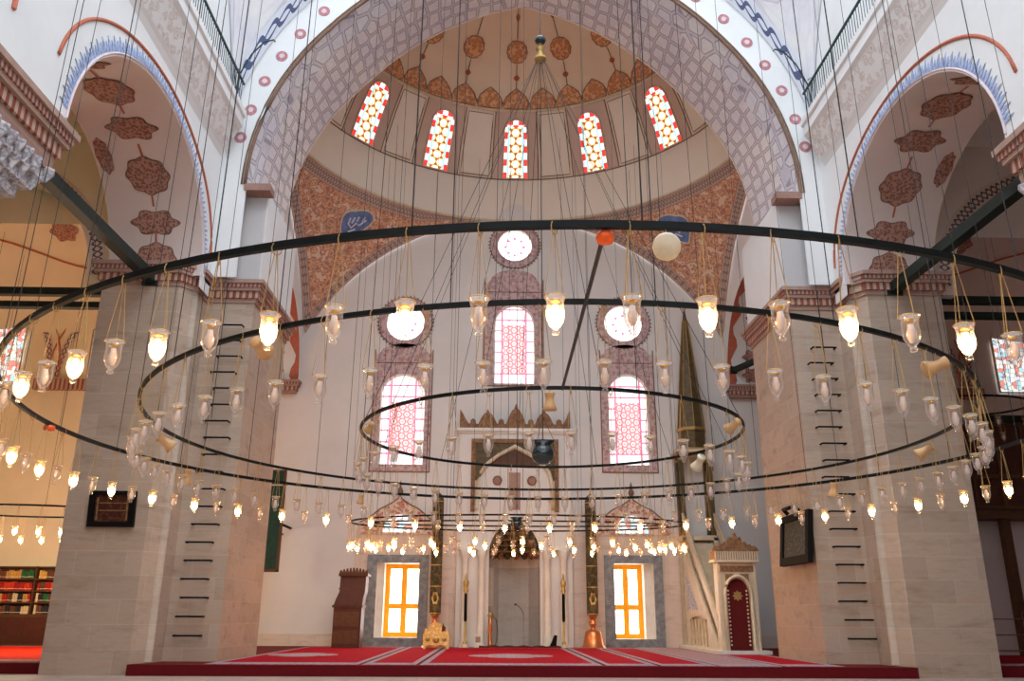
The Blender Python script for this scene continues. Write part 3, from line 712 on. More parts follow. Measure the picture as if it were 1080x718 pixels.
# ---- aisles left and right of the piers
for sx, side in ((-1, 'left'), (1, 'right')):
    pl = 'cream' if sx < 0 else 'soffit'
    b = MB(pl, 'curlband', 'redline', 'medallion', 'brownline', 'cream')
    Xo = 25.4
    b.box(min(sx*Xo, sx*(Xo+.3)), max(sx*Xo, sx*(Xo+.3)), -6, YB, -.2, 18, pl)
    # cross arch in line with the pier
    cx, a, zs, h = sx*17.2, 4.05, 11.15, 3.6
    op = arc(cx, zs, a, h, 180, 0, 33)
    o = [(min(sx*12.4, sx*Xo), zs-.3), (cx-a, zs-.3)] + op + [(cx+a, zs-.3), (max(sx*12.4, sx*Xo), zs-.3), (max(sx*12.4, sx*Xo), 18), (min(sx*12.4, sx*Xo), 18)]
    b.prism(o, XZ(23.75), 0, .9, pl)
    for i in range(60):
        t0, t1 = i*3, i*3+3
        P = lambda t, e: (cx+(a+e)*math.cos(math.radians(t)), 23.73, zs+(h+e)*math.sin(math.radians(t)))
        s0, s1 = i*.23, (i+1)*.23
        b.face([P(t0, .05), P(t1, .05), P(t1, .55), P(t0, .55)], 'curlband', [(s0, 0), (s1, 0), (s1, 1), (s0, 1)])
    # domed vault beyond
    def vd(u, v, off=0):
        k = (1-abs(2*u-1)**2.6)*(1-abs(2*v-1)**2.6)
        return (sx*(12.4+13.0*u), 24.6+12.85*v, 13.2+5.4*k**.6-off)
    b.grid(vd, [.5-.5*math.cos(PI*q) for q in lin(0, 1, 25)], [.5-.5*math.cos(PI*q) for q in lin(0, 1, 25)], pl)
    for k in range(10):
        ph = 2*PI*k/10; uc, vc = .5+.30*math.cos(ph), .5+.30*math.sin(ph)
        b.prism(lobed(.8, 6, .1, 1, 1, 24), lambda u, v, d: vd(uc+u*.055, vc+.045*v, .10), 0, 0, 'medallion')
    b.tube([vd(.5+.40*math.cos(2*PI*k/60), .5+.40*math.sin(2*PI*k/60), .05) for k in range(60)], .05, 'redline', 4, True)
    # arches on the back wall framing its windows
    for xc, rr in ((18.3, 2.55), (23.2, 2.2)):
        for i in range(40):
            t0, t1 = i*4.5, i*4.5+4.5
            P = lambda t, e: (sx*xc+(rr+e)*math.cos(math.radians(t)), YB-.03, 11.7+(3.6+e)*math.sin(math.radians(t)))
            b.face([P(t0, -.3), P(t1, -.3), P(t1, .06), P(t0, .06)], 'curlband', [(i*.21, 0), (i*.21+.21, 0), (i*.21+.21, 1), (i*.21, 1)])
            b.tube([P(t0, .35), P(t1, .35)], .045, 'redline', 4)
    b.box(min(sx*15.5, sx*21.6), max(sx*15.5, sx*21.6), YB-.25, YB, 11.05, 11.55, 'corn_a')
    for x in (14.2, 20.8, 24.8): b.prism(lobed(.4, 6, .06), lambda u, v, d: (sx*x+u, YB-.03, 15.6+v), 0, 0, 'medallion')
    b.face([(sx*25.5, -6, 16.0), (sx*12.4, -6, 16.0), (sx*12.4, 24, 16.0), (sx*25.5, 24, 16.0)], pl)
    b.box(min(sx*9.76, sx*27), max(sx*9.76, sx*27), -6, 38.5, 21.0, 21.3, 'cream')
    b.build('wall_aisle_'+side, kind='structure')
    p = winobj(); b = MB('g_side'); o = archwin(-.9, .9, 0, 3.0, 3.95)
    b.prism(o, lambda u, v, d: (sx*23.3+u, YB-.1+d, 11.4+v), 0, .05); b.build('stained_glass', p)
    b = MB('ivory'); b.tube([(sx*23.3+u, YB-.12, 11.4+v) for u, v in o], .06, None, 5, True); b.build('glazing_rim', p)
    p = winobj(); b = MB('g_side'); b.prism([(-.8, 0), (.8, 0), (.8, 2.3), (0, 2.9), (-.8, 2.3)], lambda u, v, d: (sx*18.55+u, YB-.1+d, 11.6+v), 0, .05); b.build('stained_glass', p)
    b = MB('ivory'); b.tube([(sx*18.55+u, YB-.12, 11.6+v) for u, v in ((-.8, 0), (.8, 0), (.8, 2.3), (0, 2.9), (-.8, 2.3))], .05, None, 5, True); b.build('glazing_rim', p)
    # near column with its carved capital and impost
    b = MB('stone', 'muq', 'corn_a', 'corn_b', 'corn_c', 'bracket')
    b.lathe([(.72, 0), (.62, .25), (.60, 8.4), (.7, 8.5)], 'stone', (sx*11.1, 13.6, 0), 24)
    for k, (r, z0, z1) in enumerate(((.72, 8.5, 8.75), (.88, 8.75, 9.0), (1.05, 9.0, 9.25), (1.22, 9.25, 9.5), (1.36, 9.5, 9.72))):
        n = 16+4*k
        for j in range(n):
            q = 2*PI*(j+.5*(k % 2))/n; rr = r*(1+.12*math.cos(4*q)**2*0)
            sq = 1/max(abs(math.cos(q)), abs(math.sin(q))); sq = 1+(sq-1)*min(1, .25*k+.2)
            b.lathe([(.02, z0-z1), (.17, .0), (.17, .06), (.02, .06)], 'muq', (sx*11.1+rr*sq*math.cos(q), 13.6+rr*sq*math.sin(q), z1), 6)
        b.box(sx*11.1-r, sx*11.1+r, 13.6-r, 13.6+r, z0, z1, 'muq')
    b.box(sx*11.1-1.42, sx*11.1+1.42, 12.2, 15.02, 9.74, 9.95, 'bracket')
    cornice(b, [(sx*9.75, 12.25), (sx*9.75, 15.0), (sx*12.45, 15.0), (sx*12.45, 12.25)], 9.95, 1.15)
    b.box(min(sx*9.72, sx*12.44), max(sx*9.72, sx*12.44), 12.2, 15.2, 10.7, 11.12, 'white')
    b.build('wall_column_'+side, kind='structure')
# ceiling above the nave side walls is the open drum: daylight enters there
# ================================================================== BEAMS
def beam(label, p, q, wd, ht):
    b = MB('iron'); p, q = Vector(p), Vector(q); mid = (p+q)/2; d = (q-p); L_ = d.length
    rot = d.to_track_quat('X', 'Z').to_matrix().to_4x4()
    b.box(-L_/2, L_/2, -wd/2, wd/2, -ht/2, ht/2, None, Matrix.Translation(mid) @ rot)
    for e in (-1, 1): b.box(e*L_/2-.06, e*L_/2+.06, -wd*.8, wd*.8, -ht*.8, ht*.8, None, Matrix.Translation(mid) @ rot)
    tag(b.build('tie_beam'), label, 'beam', 'iron tie beams between the supports')
beam('thick dark green tie beam running back to the left stone pier', (-11.1, 15.1, 10.9), (-11.1, 23.5, 10.95), .30, .30)
beam('thick dark green tie beam running back to the right stone pier', (11.1, 15.1, 10.9), (11.1, 23.5, 10.95), .30, .30)
beam('upper of two black tie beams left of the left pier', (-25.3, 24.2, 10.75), (-12.5, 24.2, 10.75), .25, .22)
beam('lower of two black tie beams left of the left pier', (-25.3, 24.2, 10.32), (-12.5, 24.2, 10.32), .25, .18)
beam('upper of two black tie beams right of the right pier', (12.5, 24.2, 10.85), (25.3, 24.2, 10.85), .25, .22)
beam('lower of two black tie beams right of the right pier', (12.5, 24.2, 10.35), (25.3, 24.2, 10.35), .25, .18)
beam('short dark tie beam at the far right apse arch', (10.1, 37.2, 12.3), (12.6, 30.5, 12.3), .22, .22)

# ================================================================== HANGING RINGS
RC = (.19, 16.03, 4.8)
def hoop(b, a, bb, wd, ht, m, n=128):
    rings = []
    for k in range(n):
        t = 2*PI*k/n; c, s = math.cos(t), math.sin(t); nx, ny = c*bb, s*a; l = math.hypot(nx, ny); nx /= l; ny /= l
        x, y = a*c, bb*s
        rings.append([b.bm.verts.new((x+nx*dx, y+ny*dx, dz)) for dx, dz in ((-wd, -ht), (wd, -ht), (wd, ht), (-wd, ht))])
    for k in range(n):
        A, B = rings[k], rings[(k+1) % n]
        for j in range(4):
            f = b.bm.faces.new((A[j], A[(j+1) % 4], B[(j+1) % 4], B[j])); f.material_index = b.mi(m)
def ring(label, loc, a, bb, ncab, ztop, wd=.03, ht=.035, conv=1.0, rad=.007, ph0=.1, cat='chandelier'):
    g = thing('ring_chandelier', label, cat, loc)
    b = MB('ringiron'); hoop(b, a, bb, wd, ht, None); b.build('hoop', g)
    for k in range(ncab):
        t = 2*PI*(k+ph0)/ncab; x, y = a*math.cos(t), bb*math.sin(t)
        b = MB('cable'); b.tube([(x, y, 0), (x*conv, y*conv, ztop-loc[2])], rad, None, 4); b.build('suspension_cable', g)
    return g
G1 = ring('outermost and largest black iron ring of the great hanging chandelier', RC, 9.24, 9.24, 28, 24, .03, .034, .97, .007)
G2 = ring('middle black iron ring of the great hanging chandelier', RC, 7.31, 7.31, 20, 24, .025, .028, .97, .007, .3)
G3 = ring('innermost and smallest black iron ring of the great hanging chandelier', RC, 3.60, 3.60, 4, 24, .022, .026, .9, .007, .2)
# radial spoke with its red insulator
b = MB('ringiron'); b.tube([(-.12, -9.22, -.02), (-.06, -3.60, -.02)], .022, None, 6); b.build('spoke', G1)
b = MB('redplastic'); b.lathe([(0, -.05), (.07, -.045), (.085, 0), (.07, .045), (0, .05)], None, (-.12, -9.16, -.09), 14); b.build('float_cap', G1)
b = MB('redplastic'); b.lathe([(0, -.05), (.09, -.045), (.10, 0), (.09, .045), (0, .05)], None, (9.24*math.cos(math.radians(184)), 9.24*math.sin(math.radians(184)), -.08), 14); b.build('float_cap', G1)
# hub and fan of the innermost ring
for k in range(12):
    t = 2*PI*(k+.3)/12
    b = MB('cable'); b.tube([(3.6*math.cos(t), 3.6*math.sin(t), 0), (-.15+.06*math.cos(t), .06*math.sin(t), 8.55)], .006, None, 4); b.build('stay_wire', G3)
g = thing('suspension_hub', 'small dark and gilt turned hub where the fan of wires meets under the semi-dome', 'hub', (.04, 16.03, 13.35))
b = MB('gold'); b.lathe([(0, -.06), (.13, -.04), (.15, .02), (.06, .08), (.05, .22), (.11, .27), (.05, .32), (.03, .42)], None, (0, 0, 0), 12); b.build('gilt_boss', g)
b = MB('darkglass'); b.lathe([(0, .40), (.10, .43), (.14, .50), (.08, .58), (0, .62)], None, (0, 0, 0), 12); b.build('dark_ball', g)
b = MB('cable'); b.tube([(0, 0, .6), (0, 0, 11)], .012, None, 5); b.build('chain', g)
RC2 = (.0, 31.0, 4.66)
G4 = ring('outer black ring of the far chandelier hanging before the prayer niche', RC2, 6.0, 2.8, 12, 20, .02, .028, 1, .006, .2)
G5 = ring('inner black ring of the far chandelier hanging before the prayer niche', RC2, 5.3, .95, 8, 20, .02, .026, 1, .006, .4)

# ================================================================== OIL LAMPS
def lamp_proto(lit):
    g = thing('glass_lamp', 'x', 'lamp')
    kids = []
    b = MB('glass')
    b.lathe([(.096, -.655), (.086, -.67), (.076, -.71), (.074, -.76), (.080, -.80), (.074, -.86), (.052, -.915), (.030, -.94), (.022, -.955), (.032, -.968), (.030, -.992), (.0, -1.0)], None, (0, 0, 0), 14)
    kids.append(b.build('glass_cup', g))
    b = MB('glow' if lit else 'frosted')
    b.lathe([(0, -.73), (.026, -.735), (.030, -.77), (.044, -.81), (.042, -.86), (.022, -.905), (0, -.915)], None, (0, 0, 0), 10)
    kids.append(b.build('inner_tube', g))
    if lit:
        b = MB('bulb'); b.lathe([(0, -.775), (.038, -.79), (.055, -.83), (.050, -.87), (.026, -.905), (0, -.915)], None, (0, 0, 0), 10); kids.append(b.build('bulb', g))
    b = MB('rimbrass'); b.tube([(.094*math.cos(2*PI*k/14), .094*math.sin(2*PI*k/14), -.657) for k in range(14)], .006, None, 4, True)
    b.lathe([(.035, -.70), (.045, -.68), (.05, -.69), (.035, -.71)], None, (0, 0, 0), 8)
    kids.append(b.build('rim', g))
    b = MB('chain')
    for k in range(3):
        q = 2*PI*k/3+.4; b.tube([(.012*math.cos(q), .012*math.sin(q), -.02), (.094*math.cos(q), .094*math.sin(q), -.655)], .0045, None, 4)
    b.tube([(.05*math.cos(2*PI*k/10), 0, .0+.065*math.sin(2*PI*k/10)) for k in range(10)], .006, None, 4, True)
    kids.append(b.build('hanger_chain', g))
    KIDS[g.name] = kids
    return g
LIT, UNLIT = None, None
F_, CX_, CZ_ = 892.0, -.9, 1.5
def px(X, Y, Z):
    v = cam.matrix_world.inverted() @ Vector((X, Y, Z)); return 540+F_*v.x/-v.z, 359-F_*v.y/-v.z
lamps = []    # (lit, loc, ringname, group)
def row(rc, a, bb, n, ph, litf, rname):
    for k in range(n):
        t = 2*PI*(k+ph)/n
        x, y, z = rc[0]+a*math.cos(t), rc[1]+bb*math.sin(t), rc[2]-.03
        u, v = px(x, y, z-.83)
        if -25 < u < 1105 and 0 < v < 718: lamps.append([litf(k), (x, y, z), rname, u, v, math.sin(t) > 0])
row(RC, 9.24, 9.24, 88, .125, lambda k: k % 2 == 1, 'outermost ring')
row(RC, 7.31, 7.31, 70, .64, lambda k: False, 'middle ring')
row(RC, 3.60, 3.60, 36, .10, lambda k: False, 'innermost ring')
row(RC2, 6.0, 2.8, 48, .1, lambda k: k % 2 == 0, 'distant outer ring')
row(RC2, 5.3, .95, 34, .3, lambda k: k % 2 == 0, 'distant inner ring')
# smaller chandeliers in the two aisles
AR = [((-17.0, 30.4, 4.9), 3.0, 1.9, 'left aisle chandelier'), ((14.9, 27.5, 8.3), 2.2, 1.5, 'right aisle chandelier')]
for rc, a, bb, nm in AR:
    if nm[0] == 'l':      # the light its lit lamps give
        for dx in (-1.6, 1.6):
            l_ = bpy.data.lights.new('aisle_lamp_light', 'POINT'); l_.energy = 380; l_.color = (1, .86, .60); l_.shadow_soft_size = .3
            o_ = bpy.data.objects.new('aisle_lamp_light', l_); o_.location = (rc[0]+dx, rc[1], rc[2]-1.3); COL.objects.link(o_)
    ring('small black iron ring chandelier hanging in the ' + nm.split(' ')[0] + ' aisle', rc, a, bb, 5, 15, .025, .03)
    row(rc, a, bb, 26 if nm[0] == 'l' else 12, .2, lambda k: nm[0] == 'l', nm)
ordn = ['leftmost', 'second from left', 'third from left', 'fourth from left', 'fifth from left', 'sixth from left', 'seventh from left', 'eighth from left', 'ninth from left', 'tenth from left', 'eleventh from left', 'twelfth from left', 'thirteenth from left', 'fourteenth from left', 'fifteenth from left', 'sixteenth from left', 'seventeenth from left', 'eighteenth from left', 'nineteenth from left', 'twentieth from left']
ordr = [s.replace('left', 'right') for s in ordn]; ordr[0] = 'rightmost'
groups = {}
for L_ in lamps: groups.setdefault((L_[2], L_[5], L_[0]), []).append(L_)
for (rn, far, lit), ls in groups.items():
    ls.sort(key=lambda q: q[3]); n = len(ls)
    for i, q in enumerate(ls):
        if n == 1: w_ = 'the only'
        elif i < (n+1)//2: w_ = ordn[i]
        else: w_ = ordr[n-1-i]
        q.append('%s %s glass lamp, %s side of %s' % (w_, 'lit' if lit else 'unlit', 'far' if far else 'near', rn))
for lit, loc, rn, u, v, far, lab in lamps:
    src = LIT if lit else UNLIT
    if src is None:
        o = src = lamp_proto(lit)
        if lit: LIT = o
        else: UNLIT = o
    else: o = copy_tree(src)
    o.location = loc; o.rotation_euler = (0, 0, random.uniform(0, 2)); o['label'] = lab; o['category'] = 'lamp'
    o['group'] = 'glass lamps of the ' + rn

# ================================================================== SPOOL-SHAPED ORNAMENTS
spool = [(.0, -.15), (.10, -.15), (.112, -.13), (.085, -.07), (.060, .0), (.060, .05), (.078, .10), (.074, .12), (0, .12)]
def ornament(label, loc, rx, rz, s=1.0, pale=False):
    g = thing('hanging_ornament', label, 'ornament', loc, (rx, 0, rz), 'spool shaped ornaments on the chandelier rings')
    b = MB('hornpale' if pale else 'horn'); b.lathe([(r*s, z*s) for r, z in spool], None, (0, 0, 0), 16); b.build('spool', g)
    b = MB('chain'); R_ = Matrix.Rotation(rz, 3, 'Z') @ Matrix.Rotation(rx, 3, 'X'); up = R_.inverted() @ Vector((0, 0, .20))
    b.tube([(0, 0, 0), tuple(up)], .006, None, 4); b.build('hook', g)
def on(R, deg, z=4.62): t = math.radians(deg); return (RC[0]+R*math.cos(t), RC[1]+R*math.sin(t), z)
def find(R, pxx, pyy, z=4.6):
    best = None
    n_ = {9.24: 88, 7.31: 70, 3.6: 36}[R]; p0_ = {9.24: .125, 7.31: .64, 3.6: .10}[R]
    for k in range(n_):
        p_ = on(R, (k+p0_+.5)*360/n_, z); u, v = px(*p_)
        e = math.hypot(u-pxx, v-pyy)
        if best is None or e < best[0]: best = (e, p_)
    return best[1]
for lab, R, x_, y_, far, rx, rz, s, pale in (
    ('large cream spool ornament facing the viewer under the nearest stretch of the outermost ring', 9.24, 693, 256, False, PI/2, .1, 1.35, True),
    ('round horn ornament beside the lit lamp on the near left of the middle ring', 7.31, 279, 368, False, 1.3, -.4, 1.25, False),
    ('horn spool lying sideways under the near right of the middle ring', 7.31, 984, 378, False, 1.2, 1.4, 1.35, False),
    ('horn spool on the far right of the middle ring before the right pier', 7.31, 973, 467, True, 1.0, 1.1, 1.5, False),
    ('horn spool before the right pier rungs on the outermost ring', 9.24, 889, 511, True, .2, .6, 1.6, False),
    ('horn spool hanging upright under the near edge of the innermost ring', 3.6, 577, 415, False, .1, 0, 1.25, False),
    ('horn spool under the right end of the innermost ring near the gilt spire', 3.6, 767, 444, False, 1.1, .7, 1.2, False),
    ('horn spool at the far left of the middle ring before the left pier', 7.31, 178, 459, True, 1.0, -1.0, 1.5, False),
    ('horn spool before the left pier rungs on the outermost ring', 9.24, 208, 500, True, .3, .8, 1.6, False),
    ('brown spool at the left end of the innermost ring before the left arched window', 3.6, 391, 448, False, .9, .5, .9, False),
    ('brown spool on the far left of the outermost ring right of the green board', 9.24, 385, 515, True, .3, .4, 1.2, False),
    ('pale spool on the far side of the innermost ring before the spire base', 3.6, 729, 480, True, .9, .3, 1.5, True)):
    p_ = find(R, x_, y_, 4.6); s *= .82
    if pale and not far:      # its wide mouth is turned towards the entrance
        d_ = Vector((-.9, 0, 1.5))-Vector(p_); rx = math.acos(-d_.z/d_.length); rz = math.atan2(-d_.x, d_.y)
    ornament(lab, p_, rx, rz, s, pale)
# dark glass bowls
def bowl(label, loc, s):
    g = thing('hanging_bowl', label, 'bowl', loc)
    b = MB('darkglass'); b.lathe([(r*s, z*s) for r, z in [(0, -.20), (.08, -.19), (.16, -.13), (.185, -.03), (.16, .06), (.12, .10), (.2, .17), (0, .16)]], None, (0, 0, 0), 20); b.build('glass_body', g)
    b = MB('cable'); b.tube([(0, 0, .1), (0, 0, 9)], .01, None, 4)
    for k in range(3):
        q = 2*PI*k/3; b.tube([(.19*s*math.cos(q), .19*s*math.sin(q), .17*s), (0, 0, .7)], .005, None, 4)
    b.build('chain', g)
bowl('round dark glass bowl with a flared rim hanging inside the innermost ring', (.04, 16.03, 4.48), 1.2)
bowl('small dark glass bowl hanging before the prayer niche at the far chandelier', (-.05, 30.6, 4.62), 1.25)

# ================================================================== THE MIHRAB
g = thing('prayer_niche', 'tall marble prayer niche with carved hood and palmette crown in the centre wall', 'niche', (0, YB, .27))
YM = -.35
b = MB('qibla'); b.prism([(-2.42, 0), (2.5, 0), (2.5, 9.1), (-2.42, 9.1)], lambda u, v, d: (u, YM+d, v), 0, .34, 'qibla', [archwin(-1.05, 1.12, -.01, 3.75, 5.05)]); b.build('surround', g)
b = MB('whitemarble'); b.box(-2.55, 2.62, YM-.14, 0, 9.02, 9.16); b.box(-2.48, 2.55, YM-.07, 0, 8.94, 9.02); b.build('cornice', g)
# crown of palmettes
cr = [(-2.42, 9.16)]
def pk(x, hgt, wd_): return [(x-wd_, 9.36), (x-wd_*.7, 9.55+hgt*.15), (x-wd_*.62, 9.5+hgt*.35), (x-wd_*.35, 9.5+hgt*.62), (x-wd_*.2, 9.5+hgt*.66), (x, 9.5+hgt), (x+wd_*.2, 9.5+hgt*.66), (x+wd_*.35, 9.5+hgt*.62), (x+wd_*.62, 9.5+hgt*.35), (x+wd_*.7, 9.55+hgt*.15), (x+wd_, 9.36)]
cr += [(-2.42, 10.02), (-2.3, 9.85), (-2.2, 9.65)] + [(-2.05, 9.4)] + pk(-1.83, .12, .14) + pk(-1.18, .55, .42) + pk(-.58, .12, .14) + pk(.08, .82, .45) + pk(.74, .12, .14) + pk(1.34, .55, .42) + pk(2.0, .12, .14) + [(2.2, 9.4), (2.34, 9.65), (2.4, 9.85), (2.5, 10.02), (2.5, 9.16)]
b = MB('crownwood'); b.prism(cr, lambda u, v, d: (u, YM-.05+d, v), 0, .10); b.build('palmette_crown', g)
b = MB('crownwood')
b.prism([(-1.88, 5.5), (-1.70, 5.5), (-1.70, 8.50), (1.78, 8.50), (1.78, 5.5), (1.96, 5.5), (1.96, 8.68), (-1.88, 8.68)], lambda u, v, d: (u, YM-.08+d, v), 0, .08); b.build('inner_frame', g)
ogv = [(-1.55, 6.85), (-1.45, 7.2), (-1.15, 7.6), (-.6, 8.0), (.04, 8.36), (.68, 8.0), (1.23, 7.6), (1.53, 7.2), (1.63, 6.85)]
b = MB('spire'); b.prism([(-1.70, 6.85), (-1.70, 8.50), (1.78, 8.50), (1.78, 6.85)] + ogv[::-1], lambda u, v, d: (u, YM-.03+d, v), 0, .03); b.build('spandrel', g)
b = MB('ivory'); b.tube([(u, YM-.06, v) for u, v in [(-1.62, 5.6)]+ogv+[(1.70, 5.6)]], .09, None, 6); b.build('arch_band', g)
b = MB('wood2'); b.prism([(-1.15, 7.55), (-.6, 7.9), (.04, 8.24), (.68, 7.9), (1.23, 7.55), (.9, 7.45), (-.8, 7.45)], lambda u, v, d: (u, YM-.02+d, v), 0, .03); b.build('arch_tympanum', g)
for x in (-.72, .78):
    b = MB('bracket', 'crownwood'); b.prism(circ(x, 6.85, .17, 20), lambda u, v, d: (u, YM-.05+d, v), 0, .05, 'bracket'); b.tube([(u, YM-.05, v) for u, v in circ(x, 6.85, .18, 20)], .03, 'crownwood', 5, True); b.build('boss', g)
b = MB('corn_b'); b.box(-.22, .28, YM-.04, YM, 5.6, 7.2); b.build('centre_panel', g)
# niche: five marble facets
b = MB('marble', 'greymarble')
fac = [(-1.05, YM+.02), (-.98, .05), (-.62, .65), (0.03, .9), (.68, .65), (1.05, .05), (1.12, YM+.02)]
for i in range(len(fac)-1):
    (x0, y0), (x1, y1) = fac[i], fac[i+1]
    b.face([(x0, y0, 0), (x1, y1, 0), (x1, y1, 3.75), (x0, y0, 3.75)], 'marble')
b.build('niche_facets', g)
b = MB('spire', 'crownwood')   # honeycomb hood
for r_ in range(6):
    z0 = 3.62+r_*.24; k = 1-r_/6.5
    for i in range(9):
        t = PI*(i+.5*(r_ % 2))/8.5; x = .03+1.02*k*math.cos(t)*1.0; y = .82*k*math.sin(t)
        b.lathe([(.0, -.08), (.10, -.02), (.16, .10), (.16, .22)], 'spire' if (i+r_) % 2 else 'crownwood', (x, YM+.15+y*.9, z0), 6)
    b.prism([(.03+1.10*k*math.cos(PI*j/12), YM+.06+.98*k*math.sin(PI*j/12)) for j in range(13)], lambda u, v, d: (u, v, d), z0+.20, z0+.25, 'spire')
b.build('honeycomb_hood', g)
for x in (-2.05, -1.35, 1.42, 2.12):
    b = MB('whitemarble'); b.lathe([(.20, 0), (.20, .15), (.15, .25), (.14, 3.5), (.2, 3.62), (.22, 3.8), (.22, 3.9)], None, (x, YM-.16, 0), 14); b.build('column', g)
b = MB('whitemarble'); b.box(-2.35, -1.1, YM-.24, YM, 3.9, 4.05); b.build('entablature', g)
b = MB('whitemarble'); b.box(1.17, 2.42, YM-.24, YM, 3.9, 4.05); b.build('entablature', g)

def standard(label, x, y):
    g = thing('ornate_standard', label, 'standard', (x, y, .27), (0, 0, 0), 'tall narrow gilt standards beside the niche')
    b = MB('gold'); b.lathe([(.10, 0), (.09, .08), (.04, .14), (.05, .5), (.035, .56), (.04, .9)], None, (0, 0, .12), 10); b.build('gilt_foot', g)
    b = MB('black'); b.lathe([(.05, 0), (.065, .1), (.06, 1.0), (.05, 1.15)], None, (0, 0, 1.0), 10); b.build('dark_shaft', g)
    b = MB('gold'); b.lathe([(.05, 0), (.11, .12), (.07, .2), (.10, .34), (.13, .46), (.06, .52), (.02, .8), (0, .84)], None, (0, 0, 2.1), 10); b.build('gilt_tip', g)
    b = MB('ivory'); b.lathe([(.16, 0), (.16, .10), (.1, .14)], None, (0, 0, 0), 10); b.build('foot_block', g)
standard('gilt and black standard left of the prayer niche', -1.98, YB-.95)
standard('gilt and black standard right of the prayer niche', 2.05, YB-.95)

# giant candles on bell-shaped candlesticks
def candle(label, x, y, bell):
    g = thing('giant_candle', label, 'candlestick', (x, y, .27))
    b = MB('copper'); b.lathe([(.52, 0), (.50, .06), (.42, .12), (.36, .40), (.33, .62), (.28, .66), (.10, .70), (.10, .82), (.17, .90), (.15, 1.0), (.08, 1.06), (.14, 1.16), (.18, 1.22), (.18, 1.30)], None, (0, 0, 0), 24); b.build('bell_base', g)
    b = MB('candle', 'gold'); b.lathe([(.235, 1.28), (.235, 5.9), (.16, 6.1), (.05, 6.2), (0, 6.22)], 'candle', (0, 0, 0), 20)
    for z in (1.3, 2.35, 3.2, 5.8): b.lathe([(.24, z), (.242, z+.01), (.242, z+.03), (.24, z+.04)], 'gold', (0, 0, 0), 20)
    for z in (1.9,):
        b.prism(lobed(.14, 6, .02, 1, 1.8, 20), lambda u, v, d: (u, -.255+abs(u)*.25, z+v), 0, 0, 'gold')
    b.build('painted_candle', g)
    b = MB('ivory'); b.lathe([(.03, 6.2), (.05, 6.26), (.04, 6.36), (0, 6.42)], None, (0, 0, 0), 8); b.build('tip', g)
candle('tall dark painted candle on a copper base behind the yellow gilded chest', -3.22, YB-1.05, True)
candle('tall dark painted candle on a copper bell base right of the niche', 3.25, YB-.95, True)

# yellow gilded chest with a cradle-shaped lid
g = thing('gilded_chest', 'small yellow gilded chest on curved legs below the left giant candle', 'chest', (-3.02, 34.6, .28))
b = MB('yellow')
side = [(-.48, 0), (-.42, 0), (-.36, .12), (-.18, .16), (0, .12), (.18, .16), (.36, .12), (.42, 0), (.48, 0), (.50, .30), (.50, .56), (-.50, .56), (-.50, .30)]
b.prism(side, lambda u, v, d: (u, d, v), -.3, .3); b.build('body', g)
b = MB('yellow', 'gold'); b.lathe([(.13, 0), (.11, .02), (.05, .04)], 'gold', (0, 0, 0), 16, Matrix.Translation((0, -.3, .34)) @ Matrix.Rotation(PI/2, 4, 'X'))
for x in (-.32, .32): b.lathe([(.09, 0), (.07, .02), (.03, .03)], 'gold', (0, 0, 0), 12, Matrix.Translation((x, -.3, .36)) @ Matrix.Rotation(PI/2, 4, 'X'))
b.build('roundels', g)
b = MB('yellow'); b.prism([(-.46, .56), (.46, .56), (.42, .72), (.30, .66), (.22, .90), (.05, .96), (-.14, .96), (-.26, .88), (-.34, .68), (-.44, .74)], lambda u, v, d: (u, d, v), -.22, .22); b.build('lid', g)
b = MB('wood'); b.prism([(.20, .64), (.34, .66), (.36, .78), (.28, .86), (.24, .98)], lambda u, v, d: (u, d, v), -.24, -.22); b.build('side_handle', g)

# tall wooden lectern-throne
g = thing('wooden_lectern', 'tall dark red wooden lectern with carved crest left of the left low window', 'lectern', (-6.62, 35.6, .28))
b = MB('wood'); b.prism([(-.52, 0), (.56, 0), (.58, 1.52), (-.52, 1.52)], lambda u, v, d: (u, d, v), -.45, .45); b.build('body', g)
b = MB('wood'); b.box(-.58, .62, -.50, .50, 1.50, 1.60)
b.prism([(-.54, 1.60), (.58, 1.60), (.62, 1.95), (.66, 2.1), (.66, 2.72), (-.36, 2.72), (-.36, 2.1), (-.48, 1.8)], lambda u, v, d: (u, d+(v-1.6)*.15, v), -.40, .40); b.build('upper_part', g)
b = MB('wood2'); b.box(-.50, .50, -.47, -.45, .15, .65); b.box(-.50, .50, -.47, -.45, .8, 1.35); b.build('carved_panel', g)
b = MB('wood'); b.box(-.42, .74, -.36, .60, 2.70, 2.80); b.box(-.40, .62, -.30, -.26, 2.2, 2.24); b.build('cornice', g)
b = MB('wood2'); cr = [(-.42, 2.80)]
for k in range(9):
    x = -.35+k*.128; hgt = .06+.12*math.sin(PI*(k+.5)/9); cr += [(x-.06, 2.86), (x-.04, 2.84+hgt), (x+.02, 2.86+hgt), (x+.06, 2.86)]
cr += [(.72, 2.80)]
b.prism(cr, lambda u, v, d: (u, d, v), -.30, -.24); b.build('carved_crest', g)

